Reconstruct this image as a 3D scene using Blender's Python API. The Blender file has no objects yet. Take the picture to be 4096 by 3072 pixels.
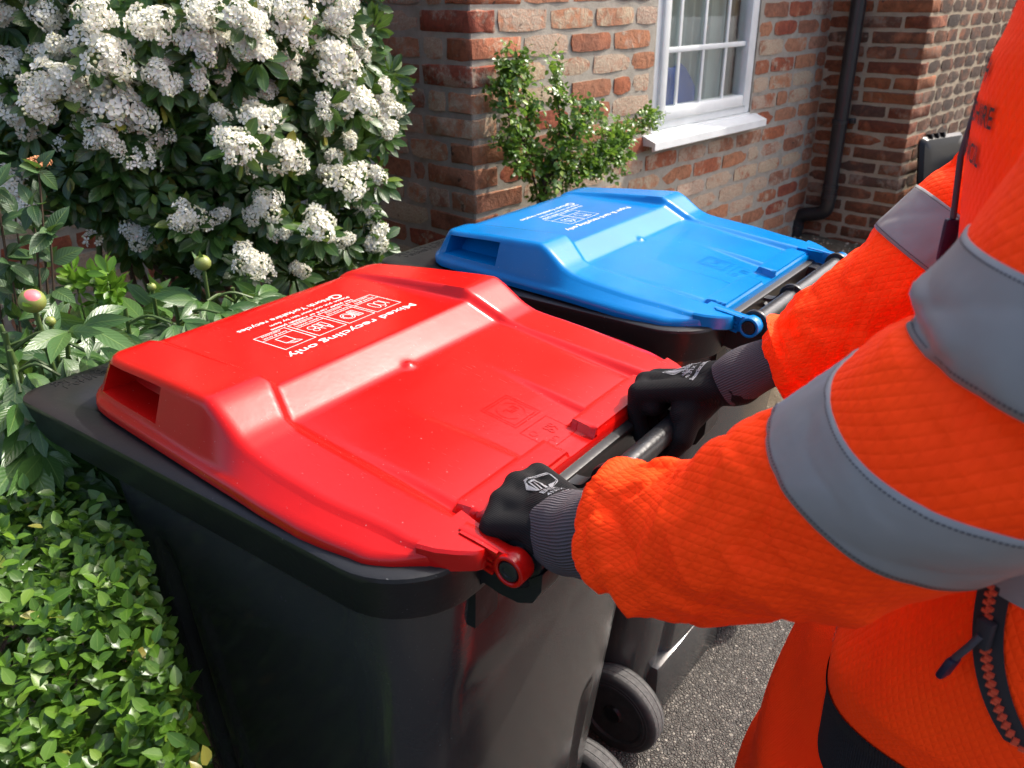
import bpy, bmesh, math, random
from mathutils import Vector, Matrix, Quaternion, noise
from mathutils.bvhtree import BVHTree
random.seed(7)
scene = bpy.context.scene
COL = scene.collection
R = math.radians

# ------------------------------------------------------------------ camera, sky, sun, exposure
CAM_H = 1.4737
PITCH, ROLL, FPX = R(25.4326), R(-0.6905), 3264.47
_f = Vector((0, math.cos(PITCH), -math.sin(PITCH))); _r = Vector((1, 0, 0)); _u = _r.cross(_f)
_right = _r * math.cos(ROLL) + _u * math.sin(ROLL)
_up = _u * math.cos(ROLL) - _r * math.sin(ROLL)
cam_data = bpy.data.cameras.new('camera'); cam = bpy.data.objects.new('camera', cam_data); COL.objects.link(cam)
cam.matrix_world = Matrix(((_right.x, _up.x, -_f.x, 0), (_right.y, _up.y, -_f.y, 0), (_right.z, _up.z, -_f.z, CAM_H), (0, 0, 0, 1)))
cam_data.sensor_width = 36.0; cam_data.lens = FPX / 4096 * 36.0
cam_data.clip_start = 0.02; cam_data.clip_end = 500
cam_data.dof.use_dof = True; cam_data.dof.focus_distance = 1.02; cam_data.dof.aperture_fstop = 11.0
scene.camera = cam

SUN_AZ, SUN_EL = R(25.0), R(49.0)          # azimuth counter-clockwise from +X
sun_dir = Vector((math.cos(SUN_AZ) * math.cos(SUN_EL), math.sin(SUN_AZ) * math.cos(SUN_EL), math.sin(SUN_EL)))
world = bpy.data.worlds.new('World'); scene.world = world; world.use_nodes = True
wn = world.node_tree.nodes; wl = world.node_tree.links; wn.clear()
wo = wn.new('ShaderNodeOutputWorld'); bg = wn.new('ShaderNodeBackground'); sky = wn.new('ShaderNodeTexSky')
sky.sky_type = 'NISHITA'; sky.sun_disc = False; sky.sun_elevation = SUN_EL
sky.sun_rotation = math.pi / 2 - SUN_AZ
sky.dust_density = 5.0; sky.ozone_density = 1.0; sky.air_density = 0.8
bg.inputs[1].default_value = 0.15
wl.new(sky.outputs[0], bg.inputs[0]); wl.new(bg.outputs[0], wo.inputs[0])
sun_data = bpy.data.lights.new('sun', 'SUN'); sun_data.energy = 2.05; sun_data.angle = R(0.6); sun_data.color = (1.0, 0.95, 0.87)
sun = bpy.data.objects.new('sun', sun_data); COL.objects.link(sun)
sun.rotation_euler = sun_dir.to_track_quat('Z', 'Y').to_euler(); sun.location = (3, 0, 5)
scene.view_settings.view_transform = 'Standard'; scene.view_settings.look = 'None'
scene.view_settings.gamma = 1.0; scene.view_settings.exposure = 1.38

scene.cycles.max_bounces = 5; scene.cycles.diffuse_bounces = 3; scene.cycles.glossy_bounces = 3; scene.cycles.transmission_bounces = 4
scene.cycles.transparent_max_bounces = 8; scene.cycles.caustics_reflective = False; scene.cycles.caustics_refractive = False

# ------------------------------------------------------------------ helpers
def lerp(a, b, t): return a + (b - a) * t
def sstep(a, b, x):
    t = max(0.0, min(1.0, (x - a) / (b - a))); return t * t * (3 - 2 * t)
def interp(pts, x):
    if x <= pts[0][0]: return pts[0][1]
    for (x0, y0), (x1, y1) in zip(pts, pts[1:]):
        if x <= x1: return y0 + (y1 - y0) * (x - x0) / (x1 - x0)
    return pts[-1][1]
def project(p):
    d = Vector(p) - Vector((0, 0, CAM_H)); w = d.dot(_f)
    if w <= 0.01: return (-9999, -9999)
    return (2048 + FPX * d.dot(_right) / w, 1536 - FPX * d.dot(_up) / w)
def new_mesh(name, verts, faces, mat=None, smooth=True, sharp=None):
    me = bpy.data.meshes.new(name); me.from_pydata([tuple(v) for v in verts], [], faces); me.update()
    if mat is not None: me.materials.append(mat)
    if smooth: me.polygons.foreach_set('use_smooth', [True] * len(me.polygons))
    if smooth and sharp: me.set_sharp_from_angle(angle=R(sharp))
    return me
def link(name, data, parent=None, matrix=None):
    o = bpy.data.objects.new(name, data); COL.objects.link(o)
    if parent is not None: o.parent = parent
    if matrix is not None: o.matrix_local = matrix
    return o
def obj(name, verts, faces, mat=None, parent=None, smooth=True, sharp=None, matrix=None):
    return link(name, new_mesh(name, verts, faces, mat, smooth, sharp), parent, matrix)
def bm_obj(name, bm, mat=None, parent=None, smooth=True, sharp=None, matrix=None):
    bmesh.ops.recalc_face_normals(bm, faces=bm.faces)
    me = bpy.data.meshes.new(name); bm.to_mesh(me); bm.free()
    if mat is not None: me.materials.append(mat)
    if smooth:
        me.polygons.foreach_set('use_smooth', [True] * len(me.polygons))
        if sharp: me.set_sharp_from_angle(angle=R(sharp))
    return link(name, me, parent, matrix)
def tag(o, label=None, cat=None, group=None, kind=None):
    if label: o['label'] = label
    if cat: o['category'] = cat
    if group: o['group'] = group
    if kind: o['kind'] = kind
    return o
def empty(name, loc=(0, 0, 0), rot=(0, 0, 0), label=None, cat=None, group=None, parent=None):
    o = bpy.data.objects.new(name, None); COL.objects.link(o); o.location = loc; o.rotation_euler = rot
    o.empty_display_size = 0.1
    if parent is not None: o.parent = parent
    return tag(o, label, cat, group)
def box_bm(bm, lo, hi, bevel=0.0, mat4=None, seg=2):
    r = bmesh.ops.create_cube(bm, size=1.0)
    vs = r['verts']
    for v in vs:
        v.co = Vector([lerp(lo[k], hi[k], v.co[k] + 0.5) for k in range(3)])
    if bevel > 0:
        es = list({e for v in vs for e in v.link_edges})
        rb = bmesh.ops.bevel(bm, geom=es, offset=bevel, segments=seg, profile=0.5, affect='EDGES')
        vs = list({v for f in rb['faces'] for v in f.verts} | {v for v in vs if v.is_valid})
    if mat4 is not None:
        for v in vs: v.co = mat4 @ v.co
    return vs
def box(name, lo, hi, mat, parent=None, bevel=0.0, matrix=None, seg=2):
    bm = bmesh.new(); box_bm(bm, lo, hi, bevel, seg=seg)
    return bm_obj(name, bm, mat, parent, True, 35, matrix)
def loft(rings, closed=True, cap0=False, cap1=False):
    """rings: list of equal-length point lists -> verts, faces"""
    n = len(rings[0]); verts = [p for r in rings for p in r]; faces = []
    m = n if closed else n - 1
    for i in range(len(rings) - 1):
        for j in range(m):
            a = i * n + j; b = i * n + (j + 1) % n
            faces.append((a, b, b + n, a + n))
    if cap0: faces.append(tuple(reversed(range(n))))
    if cap1: faces.append(tuple(range((len(rings) - 1) * n, len(rings) * n)))
    return verts, faces
def frames(path):
    """parallel-transport frames along a list of Vectors -> (tangent, normal, binormal)"""
    out = []; t_prev = None; nrm = None
    for i, p in enumerate(path):
        a = path[max(0, i - 1)]; b = path[min(len(path) - 1, i + 1)]
        t = (b - a).normalized()
        if nrm is None:
            ref = Vector((0, 0, 1)) if abs(t.z) < 0.9 else Vector((1, 0, 0))
            nrm = (ref - t * ref.dot(t)).normalized()
        else:
            nrm = (nrm - t * nrm.dot(t)).normalized()
        out.append((t, nrm, t.cross(nrm)))
    return out
def catmull(pts, n):
    """smooth path through pts (Vectors), n samples per span"""
    P = [Vector(p) for p in pts]; P = [P[0] * 2 - P[1]] + P + [P[-1] * 2 - P[-2]]; out = []
    for i in range(1, len(P) - 2):
        p0, p1, p2, p3 = P[i - 1:i + 3]
        for k in range(n):
            t = k / n
            out.append(0.5 * ((2 * p1) + (p2 - p0) * t + (2 * p0 - 5 * p1 + 4 * p2 - p3) * t * t + (3 * p1 - p0 - 3 * p2 + p3) * t ** 3))
    out.append(P[-2].copy()); return out
def tube_rings(path, radii, seg=12, squash=None):
    rings = []; fr = frames(path)
    for i, p in enumerate(path):
        t, nn, bb = fr[i]; r = radii[i] if hasattr(radii, '__len__') else radii
        rings.append([p + (nn * math.cos(2 * math.pi * k / seg) + bb * math.sin(2 * math.pi * k / seg)) * r for k in range(seg)])
    return rings
def tube(name, path, radii, mat, parent=None, seg=12, matrix=None, sharp=50):
    v, f = loft(tube_rings(path, radii, seg), True, True, True)
    return obj(name, v, f, mat, parent, True, sharp, matrix)
def lathe(name, profile, mat, parent=None, seg=32, matrix=None, sharp=35):
    """profile: list of (radius, height) about Z"""
    rings = [[Vector((r * math.cos(2 * math.pi * k / seg), r * math.sin(2 * math.pi * k / seg), h)) for k in range(seg)] for r, h in profile]
    v, f = loft(rings, True, profile[0][0] > 1e-6, profile[-1][0] > 1e-6)
    return obj(name, v, f, mat, parent, True, sharp, matrix)

# ------------------------------------------------------------------ materials
def mat_base(name, color, rough=0.5, spec=0.5):
    m = bpy.data.materials.new(name); m.use_nodes = True
    b = m.node_tree.nodes['Principled BSDF']
    b.inputs['Base Color'].default_value = (*color, 1); b.inputs['Roughness'].default_value = rough
    b.inputs['Specular IOR Level'].default_value = spec
    return m
class NT:
    def __init__(s, m): s.m = m; s.t = m.node_tree; s.b = s.t.nodes['Principled BSDF']
    def n(s, typ, **kw):
        x = s.t.nodes.new(typ)
        for k, v in kw.items():
            if k.startswith('i_'): x.inputs[k[2:].replace('_', ' ')].default_value = v
            else: setattr(x, k, v)
        return x
    def l(s, a, b): s.t.links.new(a, b)
    def coord(s, kind='Object'): return s.n('ShaderNodeTexCoord').outputs[kind]
    def noise(s, vec, scale, detail=4, rough=0.55, dist=0.0):
        x = s.n('ShaderNodeTexNoise'); x.inputs['Scale'].default_value = scale; x.inputs['Detail'].default_value = detail
        x.inputs['Roughness'].default_value = rough; x.inputs['Distortion'].default_value = dist
        if vec is not None: s.l(vec, x.inputs['Vector'])
        return x.outputs['Fac']
    def voro(s, vec, scale, feature='F1', out='Distance', rand=1.0):
        x = s.n('ShaderNodeTexVoronoi', feature=feature); x.inputs['Scale'].default_value = scale; x.inputs['Randomness'].default_value = rand
        if vec is not None: s.l(vec, x.inputs['Vector'])
        return x.outputs[out]
    def ramp(s, fac, stops, interp='LINEAR'):
        x = s.n('ShaderNodeValToRGB'); cr = x.color_ramp; cr.interpolation = interp
        while len(cr.elements) < len(stops): cr.elements.new(0.5)
        for e, (p, c) in zip(cr.elements, stops):
            e.position = p; e.color = (*c, 1) if hasattr(c, '__len__') else (c, c, c, 1)
        s.l(fac, x.inputs['Fac']); return x.outputs['Color']
    def mix(s, fac, a, b, blend='MIX'):
        x = s.n('ShaderNodeMix', data_type='RGBA', blend_type=blend)
        for sock, val in ((x.inputs['Factor'], fac), (x.inputs[6], a), (x.inputs[7], b)):
            if hasattr(val, 'is_output'): s.l(val, sock)
            elif hasattr(val, '__len__'): sock.default_value = (*val, 1)
            else: sock.default_value = val
        return x.outputs[2]
    def math(s, op, a, b=None, c=None, clamp=False):
        x = s.n('ShaderNodeMath', operation=op, use_clamp=clamp)
        for i, val in enumerate((a, b, c)):
            if val is None: continue
            if hasattr(val, 'is_output'): s.l(val, x.inputs[i])
            else: x.inputs[i].default_value = val
        return x.outputs[0]
    def vmath(s, op, a, b=None):
        x = s.n('ShaderNodeVectorMath', operation=op)
        for i, val in enumerate((a, b)):
            if val is None: continue
            if hasattr(val, 'is_output'): s.l(val, x.inputs[i])
            else: x.inputs[i].default_value = val
        return x.outputs[0]
    def bump(s, height, strength=0.3, dist=0.01, normal=None):
        x = s.n('ShaderNodeBump'); x.inputs['Strength'].default_value = strength; x.inputs['Distance'].default_value = dist
        s.l(height, x.inputs['Height'])
        if normal is not None: s.l(normal, x.inputs['Normal'])
        return x.outputs['Normal']
    def rnd(s):
        """per object + per island random 0..1"""
        a = s.n('ShaderNodeObjectInfo').outputs['Random']; b = s.n('ShaderNodeNewGeometry').outputs['Random Per Island']
        return s.math('FRACT', s.math('ADD', s.math('MULTIPLY', a, 7.13), b))
    def set(s, **kw):
        for k, v in kw.items():
            sock = s.b.inputs[k.replace('_', ' ')]
            if hasattr(v, 'is_output'): s.l(v, sock)
            elif hasattr(v, '__len__'): sock.default_value = (*v, 1) if len(v) == 3 else v
            else: sock.default_value = v

def plastic(name, color, rough=0.28, scuff=0.12, bump=0.02, spec=0.5):
    m = mat_base(name, color, rough, spec); t = NT(m); c = t.coord()
    n1 = t.noise(c, 9, 3, 0.6); n2 = t.noise(c, 140, 2, 0.6)
    sc = t.noise(t.vmath('MULTIPLY', c, (40, 400, 40)), 1.0, 2)
    r = t.math('ADD', t.math('MULTIPLY', n1, scuff), t.math('MULTIPLY', t.ramp(sc, [(0.62, 0.0), (0.75, 1.0)]), scuff * 0.5))
    r = t.math('ADD', r, rough - scuff * 0.5)
    t.set(Roughness=r, Normal=t.bump(t.math('ADD', t.math('MULTIPLY', n2, .25), n1), bump * 4, 0.004))
    dk = tuple(x * 0.86 for x in color)
    sp = t.ramp(t.noise(c, 330, 1, 0.5), [(0.765, 0.0), (0.80, 1.0)]); lt = tuple(min(1, x * 0.7 + 0.22) for x in color)
    t.set(Base_Color=t.mix(t.math('MULTIPLY', sp, 0.55), t.mix(t.ramp(n1, [(0.35, 0.0), (0.7, 1.0)]), dk, color), lt))
    return m
M = {}
M['red'] = plastic('red_lid_plastic', (0.50, 0.0050, 0.0035), 0.22, 0.12, 0.02, 0.36)
M['blue'] = plastic('blue_lid_plastic', (0.0002, 0.168, 0.47), 0.20, 0.12, 0.02, 0.34)
def tub_mat():
    m = mat_base('charcoal_bin_plastic', (0.022, 0.022, 0.024), 0.32, 0.75); t = NT(m); c = t.coord()
    n1 = t.noise(c, 6, 3, 0.6); n3 = t.noise(c, 90, 3, 0.7, 1.5)
    speck = t.ramp(t.noise(c, 420, 2, 0.5), [(0.70, 0.0), (0.76, 1.0)])
    dust = t.math('MULTIPLY', t.ramp(n1, [(0.45, 0.0), (0.75, 1.0)]), 0.35)
    col = t.mix(dust, (0.034, 0.034, 0.033), (0.050, 0.047, 0.042))
    col = t.mix(t.math('MULTIPLY', speck, 0.35), col, (0.22, 0.21, 0.19))
    t.set(Base_Color=col, Roughness=t.math('ADD', t.math('MULTIPLY', n1, 0.14), 0.07),
          Normal=t.bump(n3, 0.035, 0.004))
    return m
M['tub'] = tub_mat()
M['rim'] = plastic('charcoal_rim_plastic', (0.016, 0.0163, 0.017), 0.34, 0.10, 0.05, 0.35)
M['bar'] = plastic('dark_handle_plastic', (0.016, 0.0165, 0.018), 0.33, 0.16, 0.12)
M['print'] = mat_base('white_print', (0.80, 0.80, 0.78), 0.4)
M['rubber'] = None
def rubber_mat():
    m = mat_base('black_rubber', (0.02, 0.02, 0.02), 0.7); t = NT(m); c = t.coord()
    n = t.noise(t.vmath('MULTIPLY', c, (1, 1, 1)), 60, 5, 0.7); n2 = t.noise(c, 14, 4)
    col = t.mix(t.ramp(n, [(0.35, 0.0), (0.7, 1.0)]), (0.006, 0.006, 0.006), (0.024, 0.023, 0.022))
    t.set(Base_Color=t.mix(t.math('MULTIPLY', n2, 0.4), col, (0.018, 0.017, 0.016)), Normal=t.bump(n, 0.4, 0.002)); return m
M['rubber'] = rubber_mat()
def tread_mat():
    m = mat_base('dusty_rubber_tread', (0.10, 0.10, 0.10), 0.85); t = NT(m); c = t.coord()
    n = t.noise(c, 90, 5, 0.7)
    t.set(Base_Color=t.mix(t.ramp(n, [(0.3, 0.0), (0.7, 1.0)]), (0.035, 0.035, 0.034), (0.095, 0.092, 0.088)), Normal=t.bump(n, 0.5, 0.002)); return m
M['tread'] = tread_mat()
M['steel'] = mat_base('zinc_axle', (0.55, 0.57, 0.60), 0.28); M['steel'].node_tree.nodes['Principled BSDF'].inputs['Metallic'].default_value = 1.0
def brick_mat(name, cols, lime, lime_col, lime_amt):
    m = mat_base(name, (0.3, 0.1, 0.06), 0.9, 0.25); t = NT(m); rnd = t.rnd(); c = t.coord()
    off = t.n('ShaderNodeCombineXYZ'); t.l(t.math('MULTIPLY', rnd, 91.7), off.inputs[0]); t.l(t.math('MULTIPLY', rnd, 37.1), off.inputs[2])
    v = t.vmath('ADD', c, off.outputs[0])
    base = t.ramp(rnd, cols)
    n1 = t.noise(v, 11, 3, 0.65, 0.4); n2 = t.noise(v, 38, 4, 0.7, 0.8); n3 = t.noise(v, 170, 2, 0.7)
    base = t.mix(t.ramp(n2, [(0.40, 0.0), (0.62, 0.75)]), base, t.mix(0.55, base, (0.035, 0.018, 0.012)))
    base = t.mix(t.ramp(n1, [(0.50, 0.0), (0.72, 0.55)]), base, (0.42, 0.15, 0.07))
    # old limewash left in patches, amount differs per brick
    r2 = t.math('FRACT', t.math('MULTIPLY', rnd, 13.7)); thr = t.math('MULTIPLY_ADD', r2, -lime_amt, 0.72)
    mixn = t.math('ADD', t.math('MULTIPLY', n1, 0.6), t.math('MULTIPLY', n2, 0.4))
    fac = t.math('MULTIPLY', t.math('SUBTRACT', mixn, thr), 9.0, clamp=True)
    fac = t.math('MULTIPLY', fac, t.ramp(n3, [(0.30, 0.35), (0.62, 1.0)]))
    r3 = t.math('FRACT', t.math('MULTIPLY', rnd, 29.3))
    lc = t.mix(r3, lime, lime_col)
    col = t.mix(fac, base, lc)
    spots = t.ramp(t.noise(v, 26, 2, 0.5), [(0.70, 0.0), (0.745, 1.0)])
    col = t.mix(t.math('MULTIPLY', spots, 0.75), col, (0.03, 0.026, 0.022))
    t.set(Base_Color=col, Normal=t.bump(t.math('ADD', t.math('MULTIPLY', n3, .3), n2), 0.75, 0.007)); return m
M['brick'] = brick_mat('reclaimed_brick', [(0.0, (0.26, 0.065, 0.040)), (0.25, (0.36, 0.12, 0.058)), (0.5, (0.25, 0.11, 0.068)), (0.72, (0.42, 0.19, 0.10)), (1.0, (0.33, 0.17, 0.11))],
                       (0.40, 0.325, 0.25), (0.44, 0.375, 0.26), 0.42)
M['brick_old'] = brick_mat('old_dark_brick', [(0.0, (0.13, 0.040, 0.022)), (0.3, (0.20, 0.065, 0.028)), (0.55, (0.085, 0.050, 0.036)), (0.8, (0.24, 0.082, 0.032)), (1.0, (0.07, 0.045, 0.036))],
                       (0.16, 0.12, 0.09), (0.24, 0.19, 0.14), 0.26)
def mortar_mat(name, a, b):
    m = mat_base(name, a, 0.95, 0.2); t = NT(m); c = t.coord(); n = t.noise(c, 18, 4, 0.7); n2 = t.noise(c, 240, 2, 0.7)
    t.set(Base_Color=t.mix(t.ramp(n, [(0.3, 0.0), (0.7, 1.0)]), a, b), Normal=t.bump(t.math('ADD', n2, n), 0.4, 0.005)); return m
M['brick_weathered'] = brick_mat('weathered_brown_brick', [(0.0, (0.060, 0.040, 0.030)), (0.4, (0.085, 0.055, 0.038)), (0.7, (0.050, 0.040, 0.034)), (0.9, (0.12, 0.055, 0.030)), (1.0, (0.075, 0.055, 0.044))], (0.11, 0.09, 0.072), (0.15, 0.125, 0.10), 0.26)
M['mortar'] = mortar_mat('grey_mortar', (0.25, 0.225, 0.185), (0.36, 0.33, 0.275))
M['mortar_old'] = mortar_mat('buff_mortar', (0.25, 0.20, 0.14), (0.36, 0.30, 0.215))
M['upvc'] = plastic('white_upvc', (0.72, 0.74, 0.73), 0.32, 0.06, 0.01)
M['pipe'] = plastic('black_pipe_plastic', (0.018, 0.018, 0.020), 0.30, 0.10, 0.03)
# ------------------------------------------------------------------ ground
def asphalt_mat():
    m = mat_base('asphalt', (0.05, 0.05, 0.05), 0.85); t = NT(m); c = t.coord()
    cell = t.n('ShaderNodeTexVoronoi', feature='F1'); cell.inputs['Scale'].default_value = 150; t.l(c, cell.inputs['Vector'])
    edge = t.voro(c, 150, 'DISTANCE_TO_EDGE'); d = cell.outputs['Distance']
    pick = t.n('ShaderNodeSeparateColor'); t.l(cell.outputs['Color'], pick.inputs[0])
    n = t.noise(c, 3, 4, 0.6)
    stone = t.ramp(pick.outputs[0], [(0.0, (0.030, 0.027, 0.023)), (0.45, (0.070, 0.062, 0.052)), (0.8, (0.13, 0.118, 0.10)), (1.0, (0.24, 0.22, 0.185))])
    col = t.mix(t.ramp(edge, [(0.04, 0.0), (0.16, 1.0)]), (0.020, 0.019, 0.018), stone)
    col = t.mix(t.math('MULTIPLY', n, 0.5), col, (0.085, 0.073, 0.058))
    h = t.math('MULTIPLY', t.ramp(edge, [(0.0, 0.0), (0.3, 1.0)]), t.math('MULTIPLY_ADD', pick.outputs[1], 0.7, 0.3))
    t.set(Base_Color=col, Roughness=0.72, Normal=t.bump(h, 1.0, 0.006)); return m
M['asphalt'] = asphalt_mat()
tag(obj('ground', [(-60, -60, 0), (60, -60, 0), (60, 60, 0), (-60, 60, 0)], [(0, 1, 2, 3)], M['asphalt'], smooth=False), kind='structure')
def soil_mat(name, a, b, sc):
    m = mat_base(name, a, 0.95, 0.2); t = NT(m); c = t.coord(); n = t.noise(c, sc, 6, 0.75); n2 = t.noise(c, sc * 5, 4, 0.7)
    t.set(Base_Color=t.mix(t.ramp(n, [(0.35, 0.0), (0.65, 1.0)]), a, b), Normal=t.bump(n2, 0.8, 0.02)); return m
M['soil'] = soil_mat('dark_soil', (0.018, 0.013, 0.009), (0.045, 0.033, 0.022), 14)
M['dirt'] = soil_mat('dry_gravel_ground', (0.10, 0.078, 0.05), (0.20, 0.16, 0.11), 22)
def sheet(name, x0, x1, y0, y1, nx, ny, zf, mat):
    vs = []; fs = []
    for j in range(ny + 1):
        for i in range(nx + 1):
            x = lerp(x0, x1, i / nx); y = lerp(y0, y1, j / ny); vs.append((x, y, zf(x, y)))
    for j in range(ny):
        for i in range(nx):
            a = j * (nx + 1) + i; fs.append((a, a + 1, a + nx + 2, a + nx + 1))
    return tag(obj(name, vs, fs, mat), kind='structure')
def gravel_z(x, y): return 0.006 + 0.305 * sstep(2.25, 4.35, y + 0.12 * x) + 0.004 * math.sin(9 * x) * math.sin(11 * y)
sheet('gravel_bed', -0.1, 7.0, 2.15, 8.0, 60, 50, gravel_z, M['dirt'])
sheet('soil_bed', -4.0, -0.42, 0.15, 4.0, 30, 30, lambda x, y: 0.03 + 0.012 * math.sin(7 * x + 2) * math.sin(8 * y) - 0.03 * sstep(-0.6, -0.42, x), M['soil'])
# loose stones on the gravel in front of the wall
def stones():
    rng = random.Random(3); vs = []; fs = []
    for k in range(5200):
        x = rng.uniform(0.7, 3.4); y = rng.uniform(2.3, 4.9); s = rng.uniform(0.004, 0.011); z = gravel_z(x, y) + s * 0.3; b = len(vs)
        a0 = rng.uniform(0, 6.28); sq = rng.uniform(0.45, 0.9)
        for j in range(4): vs.append((x + s * math.cos(a0 + j * 1.571) * rng.uniform(.7, 1.2), y + s * math.sin(a0 + j * 1.571) * rng.uniform(.6, 1.1), z + rng.uniform(-.3, .3) * s))
        vs.append((x, y, z + s * sq)); vs.append((x, y, z - s))
        for j in range(4): fs.append((b + j, b + (j + 1) % 4, b + 4)); fs.append((b + (j + 1) % 4, b + j, b + 5))
    m = mat_base('gravel_stones', (0.2, 0.17, 0.12), 0.9); t = NT(m)
    t.set(Base_Color=t.ramp(t.n('ShaderNodeNewGeometry').outputs['Random Per Island'], [(0, (0.07, 0.055, 0.035)), (0.4, (0.20, 0.155, 0.10)), (0.75, (0.30, 0.25, 0.17)), (1, (0.40, 0.35, 0.27))]))
    tag(obj('gravel', vs, fs, m, smooth=False), 'loose brown gravel in front of the downpipe wall', 'gravel', kind='stuff')
stones()

# ------------------------------------------------------------------ brick walls
K = Vector((-0.109, 2.548)); dB = Vector((0.692, 0.722)).normalized(); nB = Vector((dB.y, -dB.x))
I_ = K + dB * 2.395; Q_ = I_ + nB * 0.452; A_END = K - nB * 1.11
brick_cache = {}
def brick_mesh(L, H, D, mat, var, amp=0.0035):
    key = (round(L, 3), round(H, 3), round(D, 3), mat.name, var)
    if key in brick_cache: return brick_cache[key]
    rng = random.Random(hash((round(L * 1000), round(H * 1000), var, mat.name == 'reclaimed_brick')) & 0xffff)
    nx, nz = 5, 3; g = []
    for j in range(nz):
        for i in range(nx):
            x = (i / (nx - 1) - 0.5) * L; z = (j / (nz - 1) - 0.5) * H; y = rng.uniform(-1, 1) * amp * 0.5
            ex = i in (0, nx - 1); ez = j in (0, nz - 1)
            if ex: x += rng.uniform(-1.2, 0.6) * amp * (1 if i else -1)
            if ez: z += rng.uniform(-1.3, 0.6) * amp * (1 if j else -1)
            if ex and ez: y += 0.004; x -= math.copysign(amp, x); z -= math.copysign(amp * 0.8, z)
            elif ex or ez: y += 0.0018
            g.append((x, y, z))
    vs = list(g); fs = []
    for j in range(nz - 1):
        for i in range(nx - 1):
            a = j * nx + i; fs.append((a, a + 1, a + nx + 1, a + nx))
    loop = list(range(nx)) + [nx * j + nx - 1 for j in range(1, nz)] + [nx * (nz - 1) + i for i in range(nx - 2, -1, -1)] + [nx * j for j in range(nz - 2, 0, -1)]
    b = len(vs)
    for k in loop: vs.append((g[k][0], D, g[k][2]))
    n = len(loop)
    for k in range(n): fs.append((loop[(k + 1) % n], loop[k], b + k, b + (k + 1) % n))
    me = new_mesh('brick', vs, fs, mat, True, 48); brick_cache[key] = me; return me
def corner_mesh(La, Lb, H, mat, rng):
    """quoin: x 0..La along one wall, y 0..Lb along the other, corner edge at the origin"""
    bm = bmesh.new(); box_bm(bm, (-0.004, -0.004, -H / 2), (La, Lb, H / 2), 0.005, seg=1)
    bmesh.ops.subdivide_edges(bm, edges=[e for e in bm.edges if e.calc_length() > 0.06], cuts=2, use_grid_fill=True)
    for v in bm.verts: v.co += Vector([rng.uniform(-1, 1) * 0.0022 for _ in range(3)])
    bmesh.ops.recalc_face_normals(bm, faces=bm.faces)
    me = bpy.data.meshes.new('brick'); bm.to_mesh(me); bm.free(); me.materials.append(mat)
    me.polygons.foreach_set('use_smooth', [True] * len(me.polygons)); me.set_sharp_from_angle(angle=R(45)); return me
def wall_matrix(o, d): return Matrix(((d.x, -d.y, 0, o.x), (d.y, d.x, 0, o.y), (0, 0, 1, 0), (0, 0, 0, 1)))
def seen_brick(p, kind):
    x, y = project(p)
    if not (-60 < x < 4200 and -90 < y < 1100): return False
    if kind == 'B':
        lid = interp([(1500, 1000), (1700, 900), (2200, 740), (2720, 745), (3240, 980)], x)
        return y < lid + 30 and x < 3340
    if kind == 'A': return x > 1440 and y < 1080
    if kind == 'E': return x < 520 and 820 < y < 1260
    if kind == 'C': return y < 1010
    if kind == 'D':
        return x < interp([(0, 4096), (500, 3960), (900, 3740)], y) and x < 4080
    return False
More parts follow.
